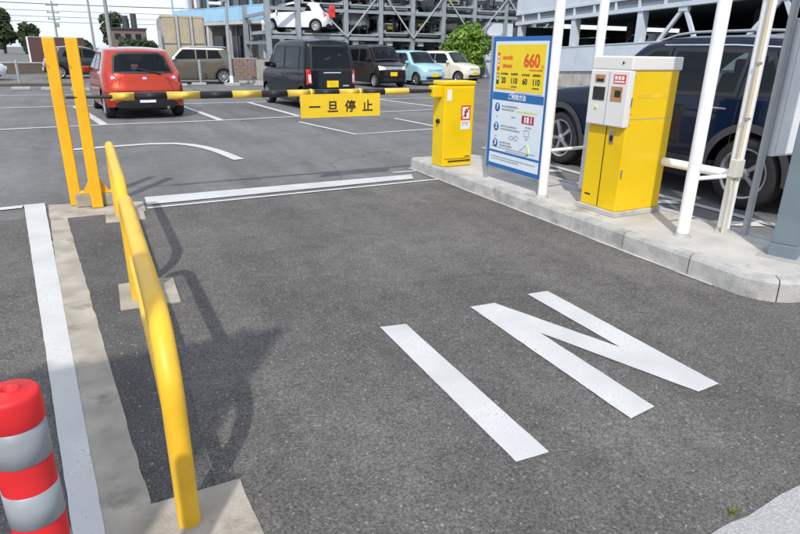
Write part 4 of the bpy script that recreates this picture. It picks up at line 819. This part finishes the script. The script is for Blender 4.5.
car('decked_white_car', 'white car parked inside the parking deck behind its parapet', (23.4, 21.0, 0.95), 90, mk(HATCH, paint='paint_white', H=1.5))
car('decked_grey_car', 'dark grey car standing inside the parking deck in shade', (23.6, 25.0, 0.78), 90, mk(HATCH, paint='paint_graphite'))
t = thing('switch_cabinet', 'pale grey ribbed cabinet standing between shrub and parking deck', 'cabinet', (22.7, 33.4, 0))
MB().bx(-0.95, 0.95, -0.4, 0.4, 0, 3.25).build('casing', 'garage_white', t, 0.02)
for k in range(9): MB().bx(-0.85 + k * 0.2, -0.75 + k * 0.2, -0.425, -0.401, 0.2, 3.1).build('rib', 'garage_white', t)

# ---------------------------------------------------------------- steel car stacker
def stacker():
    t = thing('car_stacker', 'grey steel mechanical parking rack with stacked car trays', 'parking rack', (0, 33.0, 0))
    xs = [8.2, 9.82, 12.5, 14.58, 16.58, 18.6, 20.72, 23.0, 25.2, 27.4]; H = 6.6; D = 5.4; zs = [2.10, 3.62, 5.3]
    for i, x in enumerate(xs):
        h = H if i else 3.9
        for y in (0, D): MB().bx(x - 0.13, x + 0.13, y - 0.12, y + 0.12, 0, h).build('column', 'steel_frame', t)
        for z in (1.75, 3.2, 4.9): 
            if z < h: MB().bx(x - 0.06, x + 0.06, 0.121, D - 0.121, z, z + 0.16).build('cross_beam', 'steel_frame', t)
    for z in (2.02, 3.42, 4.62, 5.6):
        for y in (-0.13, D + 0.13):
            x0 = xs[0] if z < 3.6 else xs[1]
            for a, b in zip(xs, xs[1:]):
                if a < x0: continue
                MB().bx(a + 0.14, b - 0.14, y - 0.06, y + 0.06, z, z + 0.17).build('beam', 'steel_frame', t)
    rnd = random.Random(3)
    for a, b in zip(xs, xs[1:]):
        for z in zs:
            if a == xs[0] and z > 3: continue
            zz = z + rnd.choice((0, 0, -0.25, 0.15)) if a > xs[1] else z
            tr = MB().bx(a + 0.2, b - 0.2, -0.2, D - 0.5, zz + 0.18, zz + 0.24).build('tray', 'tray_steel', t)
            for s in (a + 0.22, b - 0.26): MB().bx(s, s + 0.05, -0.2, D - 0.5, zz + 0.241, zz + 0.36).build('tray_rim', 'tray_steel', tr)
            for k in range(4): MB().bx(a + 0.3, b - 0.3, -0.02 + k * 1.3, 0.06 + k * 1.3, zz + 0.06, zz + 0.179).build('tray_rib', 'tray_steel', tr)
    for k, (a, b) in enumerate(zip(xs[1:], xs[2:])):
        s = 1 if k % 2 else -1
        for z0, z1 in ((2.2, 4.6),):
            p, q = ((a, -0.22, z0), (b, -0.22, z1)) if s > 0 else ((a, -0.22, z1), (b, -0.22, z0)); MB().beam(p, q, 0.07).build('diagonal_brace', 'tray_steel', t)
        MB().beam((a, D + 0.25, 0.3), (b, D + 0.25, 2.1), 0.06).build('diagonal_brace', 'tray_steel', t)
        MB().bx(a + 0.3, a + 0.42, D - 0.3, D - 0.2, 0, H).build('chain_post', 'steel_dark', t)
        MB().bx(b - 0.5, b - 0.3, 0.3, 0.5, 0.0, 1.7).build('lift_motor', 'steel_dark', t)
        for q in range(3): MB().tube([(a + 0.35 + q * 0.5, 0.2, 1.9), (a + 0.37 + q * 0.5, 0.15, 3.3), (a + 0.34 + q * 0.5, 0.2, 5.2)], 0.018, 6).build('lift_chain', 'steel_dark', t)
        MB().beam((a + 0.1, D * 0.5, 2.3), (b - 0.1, D * 0.5, 3.4), 0.05).build('inner_brace', 'tray_steel', t); MB().bx(a + 0.15, b - 0.15, 0.9, 1.0, 1.35, 1.45).build('drive_shaft', 'tray_steel', t); MB().bx(a + 0.4, a + 0.75, -0.05, 0.2, 1.78, 2.0).build('motor_box', 'wall_pale', t)
        if k > 0: MB().bx(a + 0.14, b - 0.14, -0.1, -0.06, 1.02, 1.07).build('guard_bar', 'tray_steel', t); 
    MB().bx(9.4, 33.0, D + 1.6, D + 1.8, 0, 8.5).build('back_screen', mat('screen_grey', (0.10, 0.105, 0.11), 0.8, var=0.3, vscale=0.7), t)
    for k in range(16): MB().bx(9.6 + k * 1.45, 9.72 + k * 1.45, D + 1.4, D + 1.59, 0, 8.5).build('screen_post', 'steel_frame', t)
    for z in (1.1, 2.9, 4.2, 5.0): MB().bx(9.4, 27.5, D + 1.25, D + 1.39, z, z + 0.14).build('screen_rail', 'tray_steel', t)
stacker()
rack_cars = [((10.0, 33.9, 2.40), -55, 'paint_white', HATCH, 'white hatchback on the left upper tray of the steel parking rack'),
    ((11.1, 35.6, 0.30), 178, 'paint_graphite', HATCH, 'dark grey car on the ground tray of the parking rack behind the black van'),
    ((13.5, 35.6, 2.44), 0, 'paint_silver', HATCH, 'silver car on an upper tray beside the pale blue one in the rack'),
    ((13.55, 35.4, 3.95), 180, 'paint_sky', KEI, 'pale blue car on a high tray of the parking rack'),
    ((15.6, 35.6, 2.30), 180, 'paint_graphite', KEI, 'dark small car on a middle tray of the parking rack'),
    ((15.6, 35.6, 0.30), 180, 'paint_silver', HATCH, 'silver car on a ground tray of the parking rack'),
    ((17.6, 35.6, 2.40), 180, 'paint_plum', KVAN, 'dark boxy van on a middle tray of the parking rack'),
    ((19.7, 35.6, 3.95), 180, 'paint_white', KEI, 'white small car on a high tray above the green shrub'),
    ((10.9, 35.5, 3.95), 180, 'paint_silver', KEI, 'silver small car on a high tray over the white hatchback')]
for p, az, pm, base, lab in rack_cars: car('racked_car', lab, p, az, mk(base, paint=pm), 'cars stacked in the parking rack')
tag(MB().box((11.62, 32.70, 3.35), (0.34, 0.10, 0.42)).lathe([(0.0, 0.0), (0.17, 0.02), (0.17, 0.12), (0.0, 0.14)], (11.62, 32.62, 3.58), 'y', 16).build('warning_beacon', 'sticker_red', None, 0.02), 'small red warning beacon box hung on the front of the steel rack', 'beacon')

# ---------------------------------------------------------------- blue balcony building
def blue_building():
    P0 = Vector((9.0, 36.6)); P1 = Vector((5.4, 47.7)); d = (P0 - P1); L = d.length
    t = thing('balcony_building', 'grey building with long pale blue balcony over a shaded ground floor', 'building', (P1.x, P1.y, 0), math.atan2(d.y, d.x))
    # local: x runs from far left end to near right end, -y faces the lot
    def b(name, x0, x1, y0, y1, z0, z1, m, par=t, bev=0.0): return MB().bx(x0, x1, y0, y1, z0, z1).build(name, m, par, bev)
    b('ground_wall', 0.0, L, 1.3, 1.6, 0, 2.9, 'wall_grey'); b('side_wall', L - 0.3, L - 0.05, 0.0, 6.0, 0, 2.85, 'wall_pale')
    b('balcony_slab', -0.3, L, -0.15, 1.6, 2.90, 3.08, 'wall_pale')
    n = 9; w = (L + 0.2) / n
    for k in range(n): b('balcony_panel', -0.25 + k * w + 0.03, -0.25 + (k + 1) * w - 0.03, -0.13, -0.08, 3.12, 3.86, 'balcony_blue')
    b('balcony_rail', -0.25, L, -0.14, -0.06, 3.88, 3.93, 'balcony_blue')
    for k in range(n + 1): b('balcony_post', -0.27 + k * w, -0.21 + k * w, -0.16, -0.06, 3.08, 5.6 if k % 2 == 0 else 3.93, 'balcony_blue')
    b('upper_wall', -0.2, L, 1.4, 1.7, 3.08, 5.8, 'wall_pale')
    for k in range(6):
        wd = b('window', 0.5 + k * 1.9, 1.9 + k * 1.9, 1.36, 1.399, 3.2, 5.2, 'balcony_blue'); b('pane', 0.56 + k * 1.9, 1.17 + k * 1.9, 1.345, 1.359, 3.26, 5.14, 'window_dark', wd); b('pane', 1.23 + k * 1.9, 1.84 + k * 1.9, 1.345, 1.359, 3.26, 5.14, 'window_dark', wd)
    b('roof_slab', -0.5, L + 0.2, -0.4, 6.0, 5.81, 6.0, 'wall_pale')
    for x in (0.9, 2.9, 5.2, 10.2): 
        dr = b('shutter', x, x + 1.4, 1.24, 1.299, 0.05, 2.3, 'window_dark')
    dr = b('door', 8.6, 9.6, 1.24, 1.299, 0.02, 2.2, 'door_pale'); b('door_handle', 8.7, 8.74, 1.2, 1.239, 0.95, 1.1, 'chrome', dr)
    for x in (2.2, 4.6, 7.2, L - 0.2): b('column', x - 0.13, x + 0.13, -0.1, 0.16, 0, 2.9, 'wall_pale')
    b('drain_pipe', 10.1, 10.18, -0.18, -0.11, 0, 3.1, 'grey_steel')
    for x in (3.2, 7.0, 9.6):
        ac = b('air_conditioner', x, x + 0.8, 0.9, 1.2, 3.10, 3.7, 'wall_pale'); MB().lathe([(0.0, -0.01), (0.22, -0.01), (0.22, 0.0)], (x + 0.32, 0.899, 3.4), 'y', 18).build('fan_grille', 'steel_dark', ac)
    for x in (1.2, 4.0, 6.4, 8.8): b('sash_bar', x, x + 0.06, 1.30, 1.34, 3.1, 5.6, 'wall_pale')
    b('ground_pipe', 6.0, 6.08, 1.2, 1.28, 0, 2.9, 'grey_steel'); b('meter_box', 7.6, 8.0, 1.15, 1.299, 1.1, 1.7, 'wall_pale')
    rnd = random.Random(2)
    for k in range(5): b('laundry', 0.9 + k * 0.45, 1.25 + k * 0.45, 0.3, 0.33, 4.05, 4.05 + rnd.uniform(0.5, 0.8), ('sticker_white', 'ink_grey', 'brick_a')[k % 3])
blue_building()
# brick garden wall in front of the building
def brick_wall(x0, x1, y, h, label, rows=6):
    t = thing('garden_wall', label, 'wall', ((x0 + x1) / 2, y, 0)); W = x1 - x0; bw = 0.40; bh = h / rows; base = None
    MB().bx(-W/2, W/2, 0.01, 0.15, 0, h - 0.01).build('mortar_core', 'concrete_wall', t)
    for r_ in range(rows):
        n = int(W / bw); off = 0.0 if r_ % 2 == 0 else bw / 2
        for k in range(n):
            c = -W/2 + bw * (k + 0.5) + off
            if c + bw/2 > W/2 + 0.01: continue
            if base is None: base = MB().bx(-bw/2 + 0.012, bw/2 - 0.012, -0.02, 0.09, 0.010, bh - 0.010).build('block', 'brick_a', t).data; o = bpy.data.objects['block'] if 'block' in bpy.data.objects else None; o = t.children[-1]
            else: o = link('block', base, t)
            o.location = (c, 0, r_ * bh)
    MB().bx(-W/2, W/2, -0.04, 0.18, h, h + 0.05).build('coping', 'concrete_wall', t)
brick_wall(5.6, 7.55, 33.0, 1.0, 'low brown block wall behind the lamp pole and khaki car'); brick_wall(8.1, 10.1, 32.2, 1.0, 'low brown block wall in front of the steel rack beside the black van')
def bicycle(x, y, m, lab, az):
    t = thing('bicycle', lab, 'bicycle', (x, y, 0), R(az), 'bicycles parked by the block walls')
    for yy in (-0.52, 0.52):
        k = MB(); k.tube([(0, yy + 0.31 * math.cos(R(a)), 0.33 + 0.31 * math.sin(R(a))) for a in range(0, 361, 20)], 0.02, 6, False); k.build('wheel', 'rubber', t)
    fr = MB(); fr.beam((0, -0.52, 0.33), (0, -0.12, 0.85), 0.035).beam((0, -0.12, 0.80), (0, 0.42, 0.85), 0.04).beam((0, 0.02, 0.33), (0, 0.40, 0.80), 0.04).beam((0, -0.52, 0.33), (0, 0.02, 0.33), 0.03).beam((0, 0.52, 0.33), (0, 0.40, 0.95), 0.04).beam((0, -0.12, 0.85), (0, 0.02, 0.33), 0.035); fr.build('frame', m, t)
    MB().bx(-0.09, 0.09, -0.24, -0.02, 0.90, 0.96).build('saddle', 'black_trim', t, 0.02); MB().cyl((-0.28, 0.38, 1.0), (0.28, 0.38, 1.0), 0.015).build('handlebar', 'chrome', t); MB().bx(-0.16, 0.16, 0.50, 0.78, 0.80, 1.0).build('basket', 'black_trim', t)
bicycle(6.4, 34.2, 'sticker_red', 'red bicycle standing behind the block wall by the lamp pole', 80)
bicycle(8.7, 33.3, 'ink_black', 'black bicycle standing behind the block wall beside the rack', 70)
bicycle(7.2, 34.3, 'sticker_red', 'second red bicycle behind the block wall, nearer the pale door', 75)

# ---------------------------------------------------------------- shipping container
def container():
    t = thing('storage_container', 'tall beige panelled storage container with grey posts', 'container', (4.1, 34.0, 0), R(-3))
    MB().bx(-1.05, 1.05, 0.0, 5.0, 0.05, 3.0).build('shell', 'container_side', t, 0.01)
    for k in range(3):
        for z0, z1 in ((0.15, 1.62), (1.70, 2.90)): MB().bx(-1.0 + k * 0.68 + 0.03, -1.0 + (k + 1) * 0.68 - 0.05, -0.05, 0.0, z0, z1).build('panel', 'container_beige', t, 0.015)
    MB().bx(-1.05, 1.05, -0.055, 0.02, 2.92, 3.02).build('top_rail', 'container_beige', t)
    for x in (-0.29, 0.39): MB().bx(x - 0.06, x + 0.06, -0.16, -0.052, 0, 3.05).build('post', 'container_post', t)
    for k in range(12): MB().bx(-1.085, -1.051, 0.2 + k * 0.4, 0.4 + k * 0.4, 0.15, 2.9).build('side_rib', 'container_side', t)
    MB().bx(-1.25, -1.13, -0.3, -0.18, 0, 2.3).build('corner_post', 'container_post', t)
container()

# ---------------------------------------------------------------- lamp pole, fence post, wheel stops
t = thing('lamp_pole', 'slim grey lamp pole on a white concrete block beside the block wall', 'lamp post', (5.0, 26.9, 0))
MB().tube([(0, 0, 0.1), (0, 0, 2.6), (0.02, 0, 4.2)], [0.07, 0.06, 0.045], 14).build('pole', 'grey_steel', t)
MB().bx(-0.3, 0.3, -0.22, 0.22, 0, 0.14).build('block', 'concrete_white', t, 0.02); MB().cyl((0, 0, 0.14), (0, 0, 0.42), 0.085).build('sleeve', 'sticker_white', t)
lh = MB().beam((0.0, -0.05, 3.35), (-0.5, -0.1, 3.20), 0.06).build('arm', 'grey_steel', t); MB().box((-0.45, -0.1, 3.2), (0.5, 0.2, 0.12)).build('lamp_head', 'pale_panel', t, 0.03)
for x, y, h, lab in ((3.92, 28.2, 1.0, 'short grey steel post beside the rear wheel of the khaki car'), (7.75, 31.0, 1.15, 'grey steel post between the two block walls'), (-3.1, 30.5, 0.9, 'short grey steel post beside the white saloon')):
    t = thing('fence_post', lab, 'post', (x, y, 0)); MB().cyl((0, 0, 0), (0, 0, h), 0.055, n=12).build('post', 'grey_steel', t); MB().lathe([(0.0, 0.02), (0.05, 0.012), (0.06, -0.02)], (0, 0, h), n=12).build('cap', 'grey_steel', t)
ws = MB().prism([(-0.30, -0.08), (0.30, -0.08), (0.30, 0.08), (-0.30, 0.08)], 0, 0.12)
first = None
STOPS = {'short white concrete wheel stop lying before the brown verge kerb': ((-1.65, 25.3), (-2.6, 25.7), (-0.7, 24.6), (-4.0, 25.9), (-5.2, 26.0)),
    'short white concrete wheel stop lying in front of the khaki car with white roof': ((2.9, 27.0), (3.75, 27.6), (2.1, 27.3), (1.2, 27.2)),
    'short white concrete wheel stop lying between the lamp pole and the black van': ((6.2, 26.7), (6.75, 28.9), (5.95, 28.7))}
for lab, spots in STOPS.items():
    for x, y in spots:
        if first is None: o = ws.build('wheel_stop', 'concrete_white', None, 0.025); first = o
        else: o = first.copy(); COL.objects.link(o)
        o.location = (x, y, 0.003); o.rotation_euler = (0, 0, R(random.uniform(-4, 4)))
        tag(o, lab, 'wheel stop', 'concrete wheel stops along the far bays')

# ---------------------------------------------------------------- greenery
def leaves(name, m, parent, blobs, n, size, seed, squash=1.0):
    rnd = random.Random(seed); k = MB(); tot = sum(b[3] ** 2 for b in blobs)
    for (cx, cy, cz, r_) in blobs:
        for _ in range(int(n * r_ * r_ / tot)):
            while True:
                u = Vector((rnd.uniform(-1, 1), rnd.uniform(-1, 1), rnd.uniform(-1, 1)))
                if 0.02 < u.length <= 1: break
            q = u.normalized() * (u.length ** 0.45) * r_ * rnd.uniform(0.8, 1.12); p = Vector((cx + q.x, cy + q.y, cz + q.z * squash))
            nrm = (u.normalized() + Vector((rnd.gauss(0, 0.5), rnd.gauss(0, 0.5), rnd.gauss(0.3, 0.5)))).normalized(); a = nrm.orthogonal().normalized(); a.rotate(Matrix.Rotation(rnd.uniform(0, 6.28), 3, nrm)); b = nrm.cross(a); s = size * rnd.uniform(0.6, 1.3)
            k.quad(p - a * s * 0.9, p - b * s * 0.45 + nrm * s * 0.1, p + a * s, p + b * s * 0.45 + nrm * s * 0.1)
    return k.build(name, m, parent)
def tree(lab, x, y, h, w, seed, crown_from=0.28, n=3200, m='leaf_dark', cat='tree', name='roadside_tree', group='trees along the road', size=0.3):
    rnd = random.Random(seed); t = thing(name, lab, cat, (x, y, 0), 0, group); tr = MB(); tr.tube([(0, 0, -0.1), (0.05 * w, 0, h * 0.3), (0, 0.04 * w, h * 0.6), (0.02, 0, h * 0.88)], [h * 0.035, h * 0.026, h * 0.016, h * 0.006], 10)
    tr.build('trunk', 'bark', t)
    for k in range(5):
        a = k * 2.4 + rnd.random(); z = h * (0.32 + 0.1 * k); MB().tube([(0, 0, z), (math.cos(a) * w * 0.2, math.sin(a) * w * 0.2, z + h * 0.08), (math.cos(a) * w * 0.38, math.sin(a) * w * 0.38, z + h * 0.17)], [h * 0.012, h * 0.008, h * 0.003], 7).build('branch', 'bark', t)
    bl = []
    for k in range(15):
        z = rnd.uniform(crown_from, 0.95); rr = w * 0.5 * (1 - 0.75 * abs(z - 0.55) ** 1.2); a = rnd.uniform(0, 6.28); d = rr * rnd.uniform(0.2, 0.75); bl.append((math.cos(a) * d, math.sin(a) * d, h * z, max(0.16 * w, rr * rnd.uniform(0.38, 0.6))))
    leaves('crown', m, t, bl, n, size, seed)
tree('tall dark green tree rising above the white saloon', -15.6, 140, 7.6, 5.2, 11, 0.2, size=0.42)
tree('round dark green tree half hidden behind the brown billboard', -11.2, 140, 5.2, 4.6, 12, 0.15, size=0.38)
tree('dark green tree between the tall lamp mast and the brown house', 3.2, 140, 8.3, 5.4, 13, 0.25, size=0.40)
tree('small dark tree at the right end of the brown billboard', -1.4, 120, 2.4, 2.6, 14, 0.1, 1800, size=0.26)
for k, x in enumerate((4.2, 6.0, 8.0)): tree('low dark green bush in the row before the brown house', x, 118, 2.6, 3.2, 20 + k, 0.08, 1500, cat='bush', name='roadside_bush', group='bushes before the brown house', size=0.28)
t = thing('leafy_shrub', 'bright green leafy shrub growing beside the steel parking rack', 'shrub', (19.4, 31.6, 0))
for k in range(6): a = k * 1.05; MB().tube([(0, 0, 0), (0.35 * math.cos(a), 0.3 * math.sin(a), 0.9), (0.9 * math.cos(a), 0.7 * math.sin(a), 2.1)], [0.05, 0.035, 0.012], 7).build('stem', 'bark', t)
rnd = random.Random(31); leaves('foliage', 'leaf_bright', t, [(rnd.uniform(-1.15, 1.0), rnd.uniform(-0.7, 0.7), rnd.uniform(0.5, 2.2), rnd.uniform(0.42, 0.7)) for _ in range(16)] + [(-0.3, 0, 2.45, 0.5), (0.5, 0.1, 2.6, 0.6), (1.2, 0, 1.9, 0.6), (-1.3, 0, 1.2, 0.5)], 5600, 0.15, 32)
t = thing('grass_tuft', 'small tuft of yellowish weed growing in the joint at the pale concrete', 'weed', (1.78, 0.975, 0.008))
g = MB(); rnd = random.Random(8)
for _ in range(30):
    a = rnd.uniform(0, 6.28); l = rnd.uniform(0.010, 0.032); d = Vector((math.cos(a), math.sin(a), rnd.uniform(0.3, 1.6))).normalized() * l; o = Vector((rnd.gauss(0, 0.018), rnd.gauss(0, 0.006), 0)); s = Vector((-d.y, d.x, 0)).normalized() * 0.0022
    g.quad(o - s, o + s, o + d * 0.6 + s * 0.7 - Vector((0, 0, 0)), o + d - Vector((0, 0, l * 0.15)), o + d * 0.6 - s * 0.7)
g.build('blades', 'leaf_grass', t)

# ---------------------------------------------------------------- roadside: wall, billboard, house, poles, wires
t = structure(MB().bx(-14, -0.9, 28.3, 28.75, 0, 0.10).build('verge_kerb', 'hedge_wall', None, 0.02))
t = thing('planter_wall', 'long low brown wall along the road behind the parked cars', 'wall', (-2, 41.0, 0))
MB().bx(-14, 5, 0, 0.3, 0, 0.55).build('wall_body', 'hedge_wall', t, 0.01); MB().bx(-14.02, 5.02, -0.03, 0.33, 0.55, 0.62).build('coping', 'concrete_wall', t, 0.01)
t = thing('brown_billboard', 'wide dark brown billboard with a pale left edge frame', 'billboard', (-2.95, 60.0, 0), R(0))
MB().bx(-2.0, 2.1, 0, 0.12, 0.20, 2.15).build('board', 'billboard_brown', t); MB().bx(-2.12, -2.0, -0.03, 0.15, 0.15, 2.20).build('edge_frame', 'sticker_white', t); MB().bx(-2.0, 2.1, -0.03, 0.15, 2.151, 2.21).build('top_frame', 'container_post', t)
for x in (-1.6, 0.0, 1.7): MB().bx(x - 0.06, x + 0.06, 0.121, 0.24, -0.05, 2.0).build('post', 'grey_steel', t)
t = thing('brown_house', 'brown flat walled house with two rooftop tanks beyond the bushes', 'house', (6.0, 132, 0))
MB().bx(-3.1, 3.1, 0, 6, 0, 4.7).build('wall', mat('house_brown', (0.16, 0.125, 0.11), 0.9, var=0.12, vscale=0.6), t); MB().bx(-3.3, 3.3, -0.3, 6.3, 4.7, 4.95).build('roof', 'steel_dark', t)
for x in (-2.0, -0.2, 1.6): w_ = MB().bx(x - 0.5, x + 0.5, -0.06, 0.0, 2.9, 3.9).build('window', 'window_dark', t)
for x, h in ((-0.3, 2.2), (1.2, 2.6)):
    MB().cyl((x, 2, 4.95), (x, 2, 4.95 + h), 0.55, n=16).build('rooftop_tank', 'steel_dark', t); MB().beam((x - 0.9, 2, 4.95), (x - 0.9, 2, 6.6), 0.12).build('tank_post', 'steel_dark', t)
def utility_pole(x, y, h, lab, arms, r=0.16, group='utility poles along the road'):
    t = thing('utility_pole', lab, 'utility pole', (x, y, 0), 0, group); MB().cyl((0, 0, -0.1), (0, 0, h), r * 1.25, r * 0.8, 14).build('pole', 'pole_concrete', t)
    for z in arms:
        a = MB().bx(-0.9, 0.9, -0.06, 0.06, z, z + 0.12).build('crossarm', 'steel_dark', t)
        for x_ in (-0.75, 0.75): MB().cyl((x_, 0, z + 0.12), (x_, 0, z + 0.36), 0.07, 0.05, 10).build('insulator', 'pole_concrete', a)
    if arms: MB().cyl((0.38, 0, arms[-1] - 1.2), (0.38, 0, arms[-1] - 0.5), 0.24, n=14).build('transformer', 'pole_concrete', t)
utility_pole(-5.6, 120, 8.4, 'concrete utility pole with crossarms behind the brown billboard', (7.7, 6.6, 5.6))
utility_pole(-0.2, 100, 10.5, 'plain dark utility pole leaning up beside the billboard end', (), 0.15)
utility_pole(0.98, 50, 7.5, 'thick grey mast standing nearer, behind the orange hatchback', (), 0.13)
for k, (z, dz) in enumerate(((7.95, 0.5), (7.95, 0.3), (6.9, 0.3), (6.0, 0.4), (5.2, 0.3))):
    y = 120 + (0.7 if k == 1 else 0); pts = [(-60 + i * 6, y, z + 0.10 - 0.5 + (dz) * ((-60 + i * 6 + 5.6) / 40) ** 2 * 1.2 + 0.4) for i in range(26)]
    tag(MB().tube(pts, 0.035, 6).build('overhead_wire', 'wire'), 'thin dark overhead wire strung past the utility pole', 'wire', 'overhead wires')

# ---------------------------------------------------------------- unseen notice board, a guess added to cast the shadow across the rail
t = thing('guessed_notice_board', 'large unseen notice board on two poles, guessed from the shadow across the rail', 'notice board', (-1.45, 0.62, 0.004))
MB().bx(-0.72, 0.70, 0, 0.04, 1.30, 3.0).build('board', 'pale_panel', t, 0.004)
for x in (-0.5, 0.5): MB().cyl((x, 0.075, 0), (x, 0.075, 3.0), 0.033, n=14).build('pole', 'grey_steel', t)

# ---------------------------------------------------------------- street behind the viewer (mirrored in the car windows and paint)
def street_house(x, y, w, h, wallm, lab):
    t = thing('street_house', lab, 'house', (x, y, 0), 0, 'houses across the street')
    MB().bx(-w/2, w/2, -8, 0, 0, h).build('wall', wallm, t); MB().bx(-w/2 - 0.3, w/2 + 0.3, -8.3, 0.5, h, h + 0.3).build('roof', 'steel_dark', t)
    n = int(w / 2.2)
    for k in range(n):
        for z in (0.9, 3.7, 6.5):
            if z + 1.3 < h:
                c = -w/2 + (k + 0.5) * w / n; o = MB().bx(c - 0.6, c + 0.6, 0.0, 0.05, z, z + 1.3).build('window', 'door_pale', t); MB().bx(c - 0.53, c + 0.53, 0.051, 0.056, z + 0.07, z + 1.23).build('pane', 'window_dark', o)
street_house(-14, -22, 13, 7.5, 'wall_grey', 'grey two storey house across the street with rows of windows')
street_house(1.5, -24, 14, 9.0, 'brick_a', 'brown three storey house across the street')
street_house(17, -21, 13, 6.5, 'wall_pale', 'pale two storey house across the street')
street_house(-27, -10, 10, 7.0, 'brick_a', 'brown house at the street corner left of the grey house')
